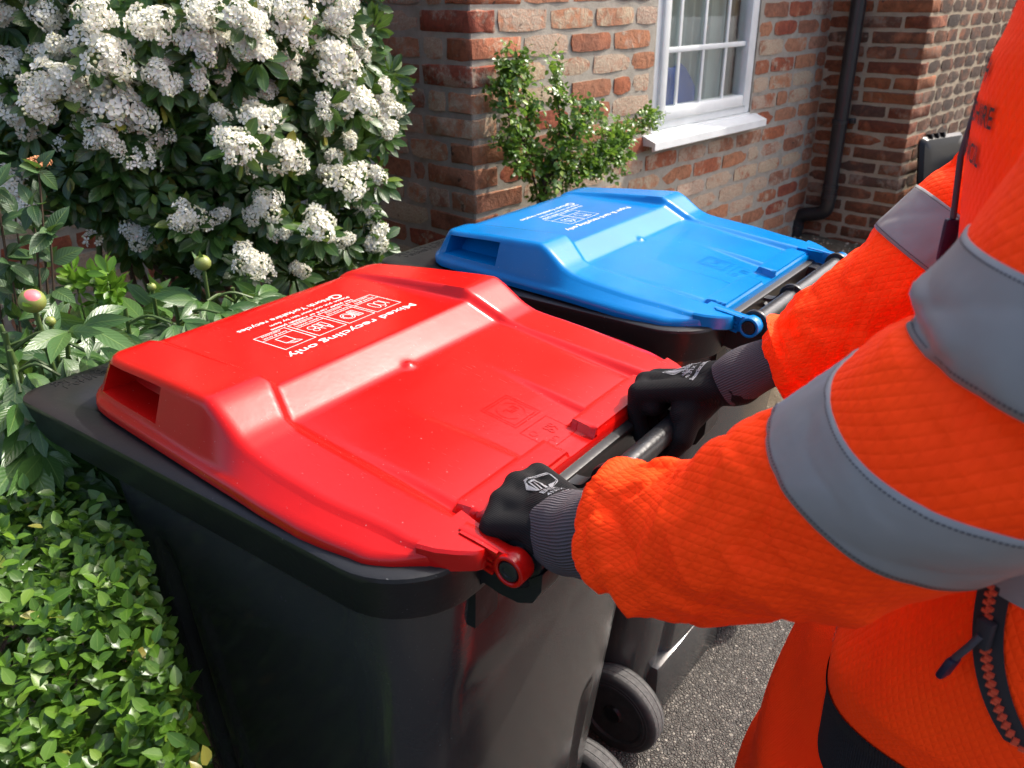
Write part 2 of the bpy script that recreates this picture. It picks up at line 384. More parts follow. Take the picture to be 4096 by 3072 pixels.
def build_wall(parent, o, d, length, z0, z1, course, blen, gap, bmat, mmat, kind, rng, opening=None, start=None, end=None, zphase=0.0, slab=(0, 0), top_visible=1.56, dz=0.0):
    """bricks between start(course) and length-end(course); slab = shortening of the mortar backing at both ends"""
    mw = Matrix.Translation((0, 0, dz)) @ wall_matrix(o, d)
    bm = bmesh.new()
    if opening is None: rects = [(slab[0], length - slab[1], z0 - 0.3, z1)]
    else:
        a, b, c, e = opening; rects = [(slab[0], a, z0 - 0.3, z1), (b, length - slab[1], z0 - 0.3, z1), (a, b, z0 - 0.3, c), (a, b, e, z1)]
    for (xa, xb, za, zb) in rects:
        box_bm(bm, (xa, 0.0, za), (xb, 0.11, zb))
    bmesh.ops.remove_doubles(bm, verts=bm.verts, dist=0.0001)
    wall = bm_obj('wall', bm, mmat, parent, False, None, mw)
    rest = []; h = course - gap; row = 0; z = z0 + zphase
    while z < z1:
        zc = z + course / 2 + rng.uniform(-.0015, .0015)
        xs = start(row) if start else rng.uniform(-0.15, 0.0); xe = length - (end(row) if end else 0.0)
        x = xs
        while x < xe - 0.03:
            L = blen * rng.choice([1, 1, 1, 1, 1, 0.98, 1.02])
            if rng.random() < 0.08: L = (blen - gap) / 2
            if xe - (x + L) < 0.07: L = xe - x
            a, b = x, x + L; x += L + gap
            a = max(a, 0.002); b = min(b, xe)
            if b - a < 0.03: continue
            segs = [(a, b)]
            if opening and opening[2] - 0.02 < zc < opening[3] + 0.01:
                segs = [(max(a, p), min(b, q)) for p, q in ((-9, opening[0] - .004), (opening[1] + .004, 99)) if min(b, q) - max(a, p) > 0.03]
            for (a, b) in segs:
                L2 = round((b - a) * 200) / 200; hh = round((h + rng.uniform(-.003, .002)) * 500) / 500
                me = brick_mesh(L2, hh, 0.05, bmat, rng.randrange(5))
                ml = Matrix.Translation(((a + b) / 2, -rng.uniform(0.0025, 0.0060), zc)) @ Matrix.Rotation(rng.uniform(-.008, .008), 4, 'Y') @ Matrix.Rotation(rng.uniform(-.012, .012), 4, 'Z')
                wp = mw @ Vector(((a + b) / 2, 0, zc)) + Vector(parent.location)
                if zc < top_visible and seen_brick(wp, kind):
                    br = link('brick', me, wall); br.matrix_local = ml
                else: rest.append((me, ml))
        z += course; row += 1
    if rest:
        vs = []; fs = []
        for me, ml in rest:
            b = len(vs); vs += [ml @ v.co for v in me.vertices]; fs += [tuple(b + i for i in p.vertices) for p in me.polygons]
        r = obj('brickwork', vs, fs, bmat, wall, True, 48); r['kind'] = 'stuff'
    return wall
rngw = random.Random(11)
house = empty('brick_house', (K.x, K.y, 0), label='red brick house with patches of old limewash and white window', cat='house')
house_m = Matrix.Translation((-K.x, -K.y, 0))
hroot = house
def off(d0): return d0
# the wall with the window (receding to the right)
GAP, CR, BL = 0.0150, 0.0750, 0.215
ZPH = 0.021
q_even = lambda r: 0.1150 if r % 2 == 0 else 0.2275
q_odd = lambda r: 0.2275 if r % 2 == 0 else 0.1150
WIN = (0.94, 1.70, 0.955, 2.15)
rel = Vector((0, 0))
wallB = build_wall(house, rel, dB, 2.395, 0.15, 2.7, CR, BL, GAP, M['brick'], M['mortar'], 'B', rngw, WIN, q_even, None, ZPH, (0.003, 0.0))
wallA = build_wall(house, A_END - K, nB, 1.11, 0.0, 2.7, CR, BL, GAP, M['brick'], M['mortar'], 'A', rngw, None, None, q_odd, ZPH, (0.0, 0.003))
wallE = build_wall(house, A_END - K - dB * 3.0, dB, 3.0, 0.0, 2.7, CR, BL, GAP, M['brick'], M['mortar'], 'E', rngw, None, None, None, ZPH, (0.0, 0.0))
def quoins(parent, o, dx, dy, z0, z1, course, gap, blen, bmat, zph, rng, flip):
    m0 = Matrix(((dx.x, dy.x, 0, o.x), (dx.y, dy.y, 0, o.y), (0, 0, 1, 0), (0, 0, 0, 1)))
    z = z0 + zph; row = round((z0 - flip[1]) / course) if flip[1] is not None else 0
    vs = []; fs = []
    while z < z1:
        a, b = (0.1025, blen) if row % 2 == 0 else (blen, 0.1025)
        me = corner_mesh(a, b, course - gap + rng.uniform(-.002, .002), bmat, rng)
        ml = m0 @ Matrix.Translation((0, 0, z + course / 2))
        wp = parent.matrix_world.translation
        br = None
        if 0.62 < z < 1.52:
            br = link('brick', me, parent); br.matrix_local = ml
        else:
            k = len(vs); vs += [ml @ v.co for v in me.vertices]; fs += [tuple(k + i for i in p.vertices) for p in me.polygons]
        z += course; row += 1
    r = obj('brickwork', vs, fs, bmat, parent, True, 48); r['kind'] = 'stuff'
# wall B course rows start at z=0.15 (row 0, header on B)
quoins(house, rel, dB, -nB, 0.15, 2.7, CR, GAP, BL, M['brick'], ZPH, rngw, (0, 0.15))

annex = empty('brick_annex', (I_.x, I_.y, 0.28), label='older dark brown brick annex with wide buff mortar behind the downpipe', cat='building')
ao = Vector((0, 0))
C2, G2, L2_ = 0.0655, 0.0135, 0.238
ZB = 0.20 - 0.28
q2e = lambda r: 0.115 if r % 2 == 0 else L2_ + 0.0150
q2o = lambda r: L2_ + 0.0150 if r % 2 == 0 else 0.115
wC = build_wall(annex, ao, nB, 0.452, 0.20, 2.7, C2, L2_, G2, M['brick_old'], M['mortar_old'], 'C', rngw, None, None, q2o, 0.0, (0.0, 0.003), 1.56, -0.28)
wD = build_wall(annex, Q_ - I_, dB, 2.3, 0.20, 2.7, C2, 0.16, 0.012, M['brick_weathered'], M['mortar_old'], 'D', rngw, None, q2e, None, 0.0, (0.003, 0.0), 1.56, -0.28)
def quoins2():
    rng = rngw; o = Q_ - I_; dx, dy = dB, -nB
    m0 = Matrix(((dx.x, dy.x, 0, o.x), (dx.y, dy.y, 0, o.y), (0, 0, 1, -0.28), (0, 0, 0, 1))); z = 0.20; row = 0
    while z < 2.65:
        a, b = (0.1025, L2_) if row % 2 == 0 else (L2_, 0.1025)
        me = corner_mesh(a, b, C2 - G2, M['brick_old'], rng); br = link('brick', me, annex); br.matrix_local = m0 @ Matrix.Translation((0, 0, z + C2 / 2))
        z += C2; row += 1
        if z > 1.55: break
quoins2()

# ------------------------------------------------------------------ window in the brick wall
mwB = wall_matrix(Vector((0, 0)), dB)
win = empty('window', parent=house); win.matrix_local = mwB
wx0, wx1, wz0, wz1 = WIN
def wbox(name, lo, hi, mat, bev=0.004): return box(name, lo, hi, mat, win, bev)
def frame_rect(name, x0, x1, z0, z1, w, y0, y1, mat, bev=0.005):
    bm = bmesh.new()
    for lo, hi in (((x0, y0, z0), (x0 + w, y1, z1)), ((x1 - w, y0, z0), (x1, y1, z1)), ((x0 + w - .0005, y0 + .0004, z0), (x1 - w + .0005, y1, z0 + w)), ((x0 + w - .0005, y0 + .0004, z1 - w), (x1 - w + .0005, y1, z1))):
        box_bm(bm, lo, hi, bev)
    return bm_obj(name, bm, mat, win, True, 35)
frame_rect('frame', wx0 + 0.002, wx1 - 0.002, wz0 + 0.042, wz1 - 0.002, 0.040, 0.004, 0.075, M['upvc'])
frame_rect('sash', wx0 + 0.036, wx1 - 0.036, wz0 + 0.076, wz1 - 0.036, 0.046, -0.008, 0.055, M['upvc'], 0.008)
gx0, gx1, gz0, gz1 = wx0 + 0.078, wx1 - 0.078, wz0 + 0.118, wz1 - 0.08
def glass_mat():
    m = bpy.data.materials.new('window_glass'); m.use_nodes = True; t = m.node_tree; t.nodes.clear()
    out = t.nodes.new('ShaderNodeOutputMaterial'); mx = t.nodes.new('ShaderNodeMixShader'); tr = t.nodes.new('ShaderNodeBsdfTransparent'); gl = t.nodes.new('ShaderNodeBsdfGlossy')
    lw = t.nodes.new('ShaderNodeLayerWeight'); pw = t.nodes.new('ShaderNodeMath'); pw.operation = 'POWER'; pw.inputs[1].default_value = 3.0; ma = t.nodes.new('ShaderNodeMath'); ma.operation = 'MULTIPLY_ADD'; ma.inputs[1].default_value = 0.6; ma.inputs[2].default_value = 0.06
    lw.inputs[0].default_value = 0.5; gl.inputs['Roughness'].default_value = 0.015; tr.inputs[0].default_value = (0.93, 0.97, 0.96, 1)
    t.links.new(lw.outputs['Facing'], pw.inputs[0]); t.links.new(pw.outputs[0], ma.inputs[0]); t.links.new(ma.outputs[0], mx.inputs[0]); t.links.new(tr.outputs[0], mx.inputs[1]); t.links.new(gl.outputs[0], mx.inputs[2]); t.links.new(mx.outputs[0], out.inputs[0]); return m
M['glass'] = glass_mat()
box('pane', (gx0 - .006, 0.020, gz0 - .006), (gx1 + .006, 0.026, gz1 + .006), M['glass'], win)
for bx in (1.118, 1.292, 1.466): wbox('glazing_bar', (bx - .009, 0.010, gz0 - .003), (bx + .009, 0.0185, gz1), M['upvc'], 0.003)
for bz in (1.282, 1.50, 1.72): wbox('glazing_bar', (gx0 - .003, 0.008, bz - .010), (gx1 + .003, 0.0175, bz + .010), M['upvc'], 0.003)
def sill():
    prof = [(-0.062, 0.0), (-0.062, -0.028), (-0.050, -0.034), (-0.046, -0.016), (0.06, -0.012), (0.06, 0.024), (-0.010, 0.020), (-0.022, 0.014)]
    rings = []
    for x in (wx0 - 0.055, wx1 + 0.045): rings.append([Vector((x, y, wz0 + 0.014 + z)) for y, z in prof])
    v, f = loft(rings, True, True, True); obj('sill', v, f, M['upvc'], win, True, 25)
    box('sill_step', (wx0 + .004, -0.004, wz0 + 0.026), (wx1 - .004, 0.07, wz0 + 0.0415), M['upvc'], win, 0.003)
sill()
# what one sees through the panes: net curtain, dark room, blue cushion
def curtain_mat(name, col):
    m = mat_base(name, col, 0.9); t = NT(m); n = t.noise(t.vmath('MULTIPLY', t.coord(), (60, 60, 4)), 3, 3)
    t.set(Base_Color=t.mix(n, tuple(x * .75 for x in col), col)); return m
def curtain(name, xa, xb, y, z0, z1, amp, waves, mat, label):
    rings = []; n = 90
    for zz in (z0, (z0 + z1) / 2, z1):
        rings.append([Vector((lerp(xa, xb, i / n), y + amp * math.sin(waves * i / n * 6.283 + 0.6 * math.sin(i * .21)) + amp * .4 * math.sin(waves * 2.3 * i / n * 6.283), zz)) for i in range(n + 1)])
    v, f = loft(rings, False); m4 = Matrix.Translation((K.x, K.y, 0)) @ mwB
    o = obj(name, [m4 @ p for p in v], f, mat); return tag(o, label, 'curtain')
curtain('net_curtain', wx0 + .05, wx1 - .16, 0.085, 0.99, 2.2, 0.014, 7, curtain_mat('net_fabric', (0.42, 0.45, 0.43)), 'pale grey green net curtain hanging behind the window bars')
curtain('curtain', wx1 - .17, wx1 + .06, 0.105, 0.99, 2.2, 0.018, 4, curtain_mat('curtain_fabric', (0.30, 0.27, 0.26)), 'brown grey curtain gathered at the right side of the window')
m4 = Matrix.Translation((K.x, K.y, 0)) @ mwB
room = box('room_lining', (0.5, 1.2, 0.7), (2.3, 1.24, 2.4), mat_base('dark_room', (0.05, 0.05, 0.05), 0.9)); room.matrix_world = m4; room.parent = None
tag(room, kind='structure')
def cushion():
    bm = bmesh.new(); bmesh.ops.create_uvsphere(bm, u_segments=24, v_segments=14, radius=1)
    for v in bm.verts:
        x, y, z = v.co; s = (abs(x) ** 2.6 + abs(z) ** 2.6) ** (1 / 2.6) if (x or z) else 1
        k = math.hypot(x, z) / s if s else 1
        v.co = Vector((x * k * 0.17, y * 0.018, z * k * 0.12 + 0.012 * math.sin(x * 7)))
    o = bm_obj('cushion', bm, curtain_mat('blue_fabric', (0.05, 0.09, 0.30))); o.matrix_world = m4 @ Matrix.Translation((1.16, 0.062, 1.10)) @ Matrix.Rotation(0.15, 4, 'Y')
    tag(o, 'blue cushion propped inside the lower left window panes', 'cushion')
cushion()
inner_sill = box('inner_sill', (wx0 - .05, 0.078, wz0 - 0.02), (wx1 + .05, 0.30, wz0 + 0.02), M['upvc'], win)

# white meter box on the shaded wall behind the shrub
mwA = Matrix.Translation((A_END.x, A_END.y, 0)) @ wall_matrix(Vector((0, 0)), nB)
mb = empty('meter_box', label='white plastic meter box on the brick wall behind the shrub', cat='meter box'); mb.matrix_world = mwA @ Matrix.Translation((0.37, 0, 0.70))
box('cabinet', (-0.19, -0.05, -0.25), (0.25, 0.0, 0.30), M['upvc'], mb, 0.006)
box('door', (-0.165, -0.062, -0.225), (0.225, -0.0505, 0.275), M['upvc'], mb, 0.005)

# ------------------------------------------------------------------ downpipe
mwC = Matrix.Translation((I_.x, I_.y, 0)) @ wall_matrix(Vector((0, 0)), nB)
dp = empty('downpipe', label='black plastic downpipe with an offset bend in the inner corner', cat='downpipe'); dp.matrix_world = mwC
PX, PY = 0.150, -0.062
tube('pipe', [Vector((PX, PY, 2.65)), Vector((PX, PY, 0.57))], 0.0345, M['pipe'], dp, 24)
bend = catmull([(PX, PY, 0.60), (PX, PY, 0.50), (PX - .012, PY, 0.462), (PX - .045, PY, 0.445), (PX - .105, PY, 0.432), (PX - .135, PY, 0.415), (PX - .148, PY, 0.375), (PX - .148, PY, 0.27)], 5)
tube('elbow', bend, 0.0355, M['pipe'], dp, 24)
for zz in (0.59, 0.545): lathe('collar', [(0.0345, -.012), (0.0385, -.010), (0.0385, .010), (0.0345, .012)], M['pipe'], dp, 28, Matrix.Translation((PX, PY, zz)))
lathe('collar', [(0.0345, -.012), (0.0385, -.010), (0.0385, .010), (0.0345, .012)], M['pipe'], dp, 28, Matrix.Translation((PX - .148, PY, 0.36)))
lathe('bracket', [(0.0348, -.010), (0.0395, -.009), (0.0395, .009), (0.0348, .010)], M['pipe'], dp, 28, Matrix.Translation((PX, PY, 0.905)))
box('bracket_arm', (PX - .012, PY + .033, 0.893), (PX + .055, -0.004, 0.917), M['pipe'], dp, 0.003)

# ------------------------------------------------------------------ far food-waste box by the annex
fb = Vector((2.20, 3.96, 0.0)); gz = gravel_z(fb.x, fb.y)
yawB = math.atan2(dB.y, dB.x)
cad = empty('recycling_box', (fb.x, fb.y, gz), (0, 0, yawB - 0.25), 'small green recycling box with black lid tipped open by the annex wall', 'box')
def rrect(hx, hy, r, z, n=6):
    pts = []
    for cx, cy, a0 in ((hx - r, hy - r, 0), (-hx + r, hy - r, 90), (-hx + r, -hy + r, 180), (hx - r, -hy + r, 270)):
        for k in range(n + 1):
            a = R(a0 + 90 * k / n); pts.append(Vector((cx + r * math.cos(a), cy + r * math.sin(a), z)))
    return pts
M['green'] = plastic('green_box_plastic', (0.012, 0.055, 0.030), 0.4); M['navy'] = plastic('navy_plastic', (0.01, 0.018, 0.10), 0.35); M['black'] = plastic('black_lid_plastic', (0.006, 0.006, 0.008), 0.3, spec=0.25)
hz = 0.60 - gz
v, f = loft([rrect(.15, .13, .03, 0), rrect(.17, .15, .035, hz - .05), rrect(.185, .165, .035, hz - .045), rrect(.185, .165, .035, hz - .02)], True, True, False); obj('tub', v, f, M['green'], cad, True, 40)
v, f = loft([rrect(.19, .17, .04, hz - .022), rrect(.192, .172, .04, hz), rrect(.17, .15, .03, hz + .004), rrect(.165, .145, .03, hz - .03)], True, False, False); obj('rim', v, f, M['black'], cad, True, 40)
ml = Matrix.Translation((-0.02, 0.13, hz + 0.01)) @ Matrix.Rotation(R(80), 4, 'X')
v, f = loft([rrect(.17, .115, .03, 0), rrect(.175, .12, .035, .012), rrect(.16, .105, .03, .03), rrect(.12, .07, .03, .034)], True, True, True)
obj('lid', [p + Vector((0, .115, 0)) for p in v], f, M['black'], cad, True, 40, ml)
bm = bmesh.new()
for k in (-.10, -.05, .0): box_bm(bm, (k - .008, .222, .0), (k + .008, .246, .03), 0.003)
bm_obj('lid_rib', bm, M['black'], cad, True, 35, ml)
cb = empty('cardboard_box', (fb.x + .20, fb.y + .10, gz), (0.0, 0, yawB + .2), 'brown cardboard box standing beside the green recycling box', 'box')
M['card'] = mat_base('cardboard', (0.34, 0.23, 0.13), 0.9)
box('carton', (-.12, -.10, 0), (.12, .10, 0.36), M['card'], cb, 0.003)
box('flap', (-.12, -.20, 0.362), (.12, -.10, 0.367), M['card'], cb, 0.001, Matrix.Rotation(R(-12), 4, 'X') @ Matrix.Translation((0, 0.02, 0.0)))
nb = empty('blue_crate', (fb.x + .33, fb.y + .28, gz), (0, 0, yawB), 'dark blue plastic crate behind the cardboard box', 'crate')
v, f = loft([rrect(.19, .15, .03, 0), rrect(.21, .17, .03, .42), rrect(.225, .185, .03, .42), rrect(.225, .185, .03, .45), rrect(.20, .16, .03, .45), rrect(.18, .14, .03, .05)], True, True, True); obj('tub', v, f, M['navy'], nb, True, 40)

# ------------------------------------------------------------------ wheelie bins (local x = from the front lip to the handle, y = away from the camera, z up; the hinge and the bar lie at x=0)
W_PTS = [(-.662, .205), (-.658, .232), (-.650, .252), (-.640, .262), (-.62, .268), (-.57, .275), (-.45, .285), (-.35, .293), (-.256, .300), (-.20, .3005), (-.169, .298), (-.13, .292), (-.096, .281), (-.07, .268), (-.056, .256)]
ZH = [(-.66, 1.052), (-.63, 1.060), (-.605, 1.0655), (-.50, 1.074), (-.40, 1.0800), (-.376, 1.0808), (-.362, 1.074), (-.325, 1.048), (-.305, 1.040), (-.28, 1.036), (-.16, 1.024), (-.04, 1.012)]
ZC = [(-.66, 1.045), (-.63, 1.055), (-.60, 1.0610), (-.50, 1.0632), (-.366, 1.0660), (-.3245, 1.0375), (-.28, 1.0325), (-.16, 1.0165), (-.075, 1.004), (-.04, 1.0)]
def smooth_interp(pts, x, r=0.005):
    return sum(interp(pts, x + r * k / 3) for k in (-3, -2, -1, 0, 1, 2, 3)) / 7
def lid_z(u, v):
    a = abs(v)
    zh = smooth_interp(ZH, u, 0.005); zc = smooth_interp(ZC, u, 0.0024)
    edge = interp([(-.60, .172), (-.366, .180), (-.3245, .197), (-.06, .199)], u)
    z = lerp(zc, zh, sstep(edge - .006, edge + .007, a))
    # mid panel steps up from the trough, growing to the back
    g = sstep(-.285, -.09, u)
    if u > -.32:
        tr = .080 - .012 * g
        z += (-0.0005 + 0.0055 * g * sstep(tr - .005, tr + .005, a)) * (1 - sstep(edge - .006, edge + .007, a)) + 0.0
        # side gutter beside the raised band
        z -= 0.004 * g * math.exp(-((a - edge + .010) / .006) ** 2)
    # stop blocks
    if u > -.10:
        blk = sstep(-.0955, -.0905, u) * sstep(.026, .032, a) * (1 - sstep(.184, .190, a))
        z = lerp(z, 1.0160 + 0.10 * (-.07 - u), blk)
    # nub at the foot of the slope, sagging of the front panel
    z += 0.0055 * math.exp(-(((u + .322) / .0055) ** 2 + (v / .007) ** 2))
    if u < -.37: z -= 0.0025 * math.cos(min(1, a / .17) * math.pi / 2) * sstep(-.40, -.60, u) if False else 0.0
    if a > .17: z -= 0.006 * sstep(-.60, -.64, -(-u)) * 0
    return z
def build_lid(parent, mat):
    us = []
    u = -.632
    while u < -.0601:
        us.append(u)
        fine = (-.385 < u < -.30) or u > -.11
        u += 0.003 if fine else 0.0065
    us.append(-.058)
    nv = 132; verts = []; faces = []; nu = len(us)
    def wt(u): return interp(W_PTS, u) - lerp(.030, .012, sstep(-.14, -.06, u))
    for u in us:
        w = wt(u)
        if u < -.60: w = min(w, .238 - 40 * max(0, -.60 - u) ** 2 * 0.6)
        for j in range(nv + 1):
            v = lerp(-w, w, j / nv)
            # rounded top edge of the shell
            e = w - abs(v); zz = lid_z(u, v) - 0.0026 * (1 - sstep(0, .0065, e)) - 0.004 * (1 - sstep(0, .012, u + .632))
            verts.append(Vector((u, v, zz)))
    for i in range(nu - 1):
        for j in range(nv):
            a = i * (nv + 1) + j; faces.append((a, a + nv + 1, a + nv + 2, a + 1))
    # perimeter loop (counter-clockwise seen from above)
    P = [(0, j) for j in range(nv, -1, -1)] + [(i, 0) for i in range(1, nu)] + [(nu - 1, j) for j in range(1, nv + 1)] + [(i, nv) for i in range(nu - 2, 0, -1)]
    idx = [i * (nv + 1) + j for i, j in P]; n = len(idx)
    ring_prev = idx
    wall_rings = [0.06, 0.14, 0.24, 0.34, 0.44, 0.54, 0.64, 0.74, 0.84, 0.94]
    nor = []
    for k in range(n):
        a = verts[idx[k - 3]]; b = verts[idx[(k + 3) % n]]; d = (b - a); nn = Vector((d.y, -d.x, 0)); nor.append(nn.normalized())
    for _ in range(4): nor = [(nor[k - 1] + nor[k] * 2 + nor[(k + 1) % n]).normalized() for k in range(n)]
    rec_faces = []
    def bottom(u): return lerp(1.0005, .9905, sstep(-.30, -.06, u))
    rings = [ring_prev]
    def add_ring(fn):
        st = len(verts)
        for k in range(n): verts.append(fn(verts[idx[k]], nor[k], k))
        rings.append(list(range(st, st + n)))
    def outw(p): return lerp(.0275, .0035, sstep(-.125, -.062, p.x))
    zb = lambda p: bottom(p.x)
    for tt in wall_rings:
        add_ring(lambda p, nn, k, tt=tt: Vector((p.x + nn.x * outw(p) * (0.10 + .72 * tt), p.y + nn.y * outw(p) * (0.10 + .72 * tt), lerp(p.z - .003, zb(p) + .0165, tt))))
    add_ring(lambda p, nn, k: Vector((p.x + nn.x * outw(p) * .90, p.y + nn.y * outw(p) * .90, zb(p) + .0150)))
    add_ring(lambda p, nn, k: Vector((p.x + nn.x * outw(p) * 1.03, p.y + nn.y * outw(p) * 1.03, zb(p) + .0125)))
    add_ring(lambda p, nn, k: Vector((p.x + nn.x * outw(p) * 1.10, p.y + nn.y * outw(p) * 1.10, zb(p) + .0085)))
    add_ring(lambda p, nn, k: Vector((p.x + nn.x * outw(p) * 1.08, p.y + nn.y * outw(p) * 1.08, zb(p))))
    add_ring(lambda p, nn, k: Vector((p.x - nn.x * .004, p.y - nn.y * .004, zb(p) + .001)))
    bm = bmesh.new(); bv = [bm.verts.new(v) for v in verts]
    for f in faces: bm.faces.new([bv[i] for i in f])
    pocket = {1: [], -1: []}
    for r in range(len(rings) - 1):
        for k in range(n):
            q = [rings[r][k], rings[r][(k + 1) % n], rings[r + 1][(k + 1) % n], rings[r + 1][k]]
            f = bm.faces.new([bv[i] for i in q]); p = (verts[q[0]] + verts[q[2]]) / 2
            fr = r - 0.5
            if 0 < r < 9 and -.603 < p.x < -.471 and abs(p.y) > .2:
                # rounded lower corners of the hand hole
                x = (p.x + .537) / .066; zz = (r - 1) / 7.5
                pocket[1 if p.y > 0 else -1].append(f)
    for s in (1, -1):
        ret = bmesh.ops.extrude_face_region(bm, geom=pocket[s]); nv_ = [g for g in ret['geom'] if isinstance(g, bmesh.types.BMVert)]
        for v in nv_:
            d = 0.062; v.co = Vector((lerp(v.co.x, -.537, .10), v.co.y - s * d + s * (1.066 - v.co.z) * .5, v.co.z + .001))
        bmesh.ops.delete(bm, geom=pocket[s], context='FACES_ONLY')
    return bm_obj('lid', bm, mat, parent, True, 42)

def tub_outline(z):
    """closed outline of the tub at height z: list of (x, y)"""
    t = z / .95
    xf = lerp(-.560, -.632, t); xb = lerp(-.185, -.078, t); hy = lerp(.232, .279, t); rf = .055; rb = lerp(.05, .085, t)
    pts = []
    def arc(cx, cy, r, a0, n=7): 
        for k in range(n + 1):
            a = R(a0 + 90 * k / n); pts.append((cx + r * math.cos(a), cy + r * math.sin(a)))
    def line(x0, y0, x1, y1, n):
        for k in range(1, n): pts.append((lerp(x0, x1, k / n), lerp(y0, y1, k / n)))
    arc(xb - rb, hy - rb, rb, 0); line(xb - rb, hy, xf + rf, hy, 44)
    arc(xf + rf, hy - rf, rf, 90); line(xf, hy - rf, xf, -hy + rf, 24)
    arc(xf + rf, -hy + rf, rf, 180); line(xf + rf, -hy, xb - rb, -hy, 44)
    arc(xb - rb, -hy + rb, rb, 270); line(xb, -hy + rb, xb, hy - rb, 40)
    return pts
def build_tub(parent):
    rings = []; zs = [0.03, 0.05] + [0.05 + 0.9 * k / 44 for k in range(1, 45)]
    for z in zs:
        ring = []
        for (x, y) in tub_outline(z):
            hy = lerp(.232, .279, z / .95); xb = lerp(-.185, -.078, z / .95)
            # pressed side groove and shallow side panel
            if abs(y) > hy - .002:
                gx = lerp(-.500, -.520, z / .95)
                d = .013 * math.exp(-((x - gx) / .013) ** 2) * sstep(.86, .80, z) * sstep(.08, .14, z)
                d += .004 * sstep(gx + .05, gx + .06, x) * sstep(-.145, -.165, x) * sstep(.80 + .3 * (x + .33), .76 + .3 * (x + .33), z) * sstep(.1, .15, z)
                y -= math.copysign(d, y)
            if x > xb - .0015:
                d = .016 * (math.exp(-((y + .125) / .017) ** 4) + math.exp(-((y - .125) / .017) ** 4)) * sstep(.50, .46, z) * sstep(.10, .14, z)
                d += .003 * sstep(.80, .79, z) * (1 - sstep(.205, .215, abs(y)))* sstep(.3, .31, z)
                x -= d
            if x > xb - .05: x += .036 * (1 - (y / hy) ** 2)
            ring.append(Vector((x, y, z)))
        rings.append(ring)
    v, f = loft(rings, True, True, False)
    o = obj('tub', v, f, M['tub'], parent, True, 40)
    # wheel housing between the wheels
    bm = bmesh.new(); box_bm(bm, (-.235, -.165, 0.002), (-.125, .165, .16), .02)
    bm_obj('axle_housing', bm, M['tub'], parent, True, 40)
    return o
def rim_outline(d, front=0.0):
    """outline of the rim inset by d, the front edge by front more"""
    pts = []; xf, xb, hy = -.754 + d + front, -.041 - d, .309 - d; rf = max(.032 - d * .3, .012); rb = .092 - d * .3
    for cx, cy, r, a0 in ((xb - rb, hy - rb, rb, 0), (xf + rf, hy - rf, rf, 90), (xf + rf, -hy + rf, rf, 180), (xb - rb, -hy + rb, rb, 270)):
        for k in range(11):
            a = R(a0 + 9 * k); pts.append((cx + r * math.cos(a), cy + r * math.sin(a)))
    return pts
def build_rim(parent):
    prof = [(.030, .9375, 0), (.0115, .9375, 0), (.0100, .941, 0), (.0030, .985, 0), (.0012, .9905, 0), (.0022, .9945, 0), (.006, .9965, 0), (.022, .9972, 0), (.040, .9965, .085), (.046, .990, .09), (.048, .93, .09)]
    rings = [[Vector((x, y, z)) for x, y in rim_outline(d, fr)] for d, z, fr in prof]
    v, f = loft(rings, True, False, False)
    o = obj('rim', v, f, M['rim'], parent, True, 38)
    # underside web of the deep front lip
    v, f = loft([[Vector((x, y, .9386)) for x, y in rim_outline(.0295)], [Vector((max(x, -.62), y * .90, .9384)) for x, y in rim_outline(.06)]], True)
    obj('rim_web', v, f, M['rim'], parent, True, 38)
    return o
def ring_text(body, size, mat, parent, mtx, name, extrude=0.0002, bold=0.0):
    cu = bpy.data.curves.new(name, 'FONT'); cu.body = body; cu.size = size; cu.extrude = extrude; cu.offset = bold; cu.resolution_u = 3
    tmp = bpy.data.objects.new('tmp', cu); COL.objects.link(tmp)
    me = bpy.data.meshes.new_from_object(tmp); bpy.data.objects.remove(tmp); bpy.data.curves.remove(cu)
    me.materials.clear(); me.materials.append(mat); me.name = name
    return link(name, me, parent, mtx)
def text_width(body, size):
    cu = bpy.data.curves.new('t', 'FONT'); cu.body = body; cu.size = size; tmp = bpy.data.objects.new('tmp', cu); COL.objects.link(tmp)
    bpy.context.view_layer.update(); w = tmp.dimensions.x; bpy.data.objects.remove(tmp); bpy.data.curves.remove(cu); return w
def drape(o, fn):
    for v in o.data.vertices: v.co = fn(v.co)
    o.data.update()
def print_rows(lid, rows):
    """rows: (text, x of the baseline, y0 (reading starts), y1 (reading ends), thickness)"""
    for body, xb, y0, y1, bold, hgt in rows:
        w = text_width(body, 1.0); s = abs(y1 - y0) / w
        o = ring_text(body, 1.0, M['print'], lid, None, 'printed_words', 0.0, bold)
        def fn(c, s=s, xb=xb, y0=y0, hgt=hgt):
            y = y0 - c.x * s; x = xb + c.y * hgt
            return Vector((x, y, lid_z(x, y) + .0006))
        drape(o, fn)
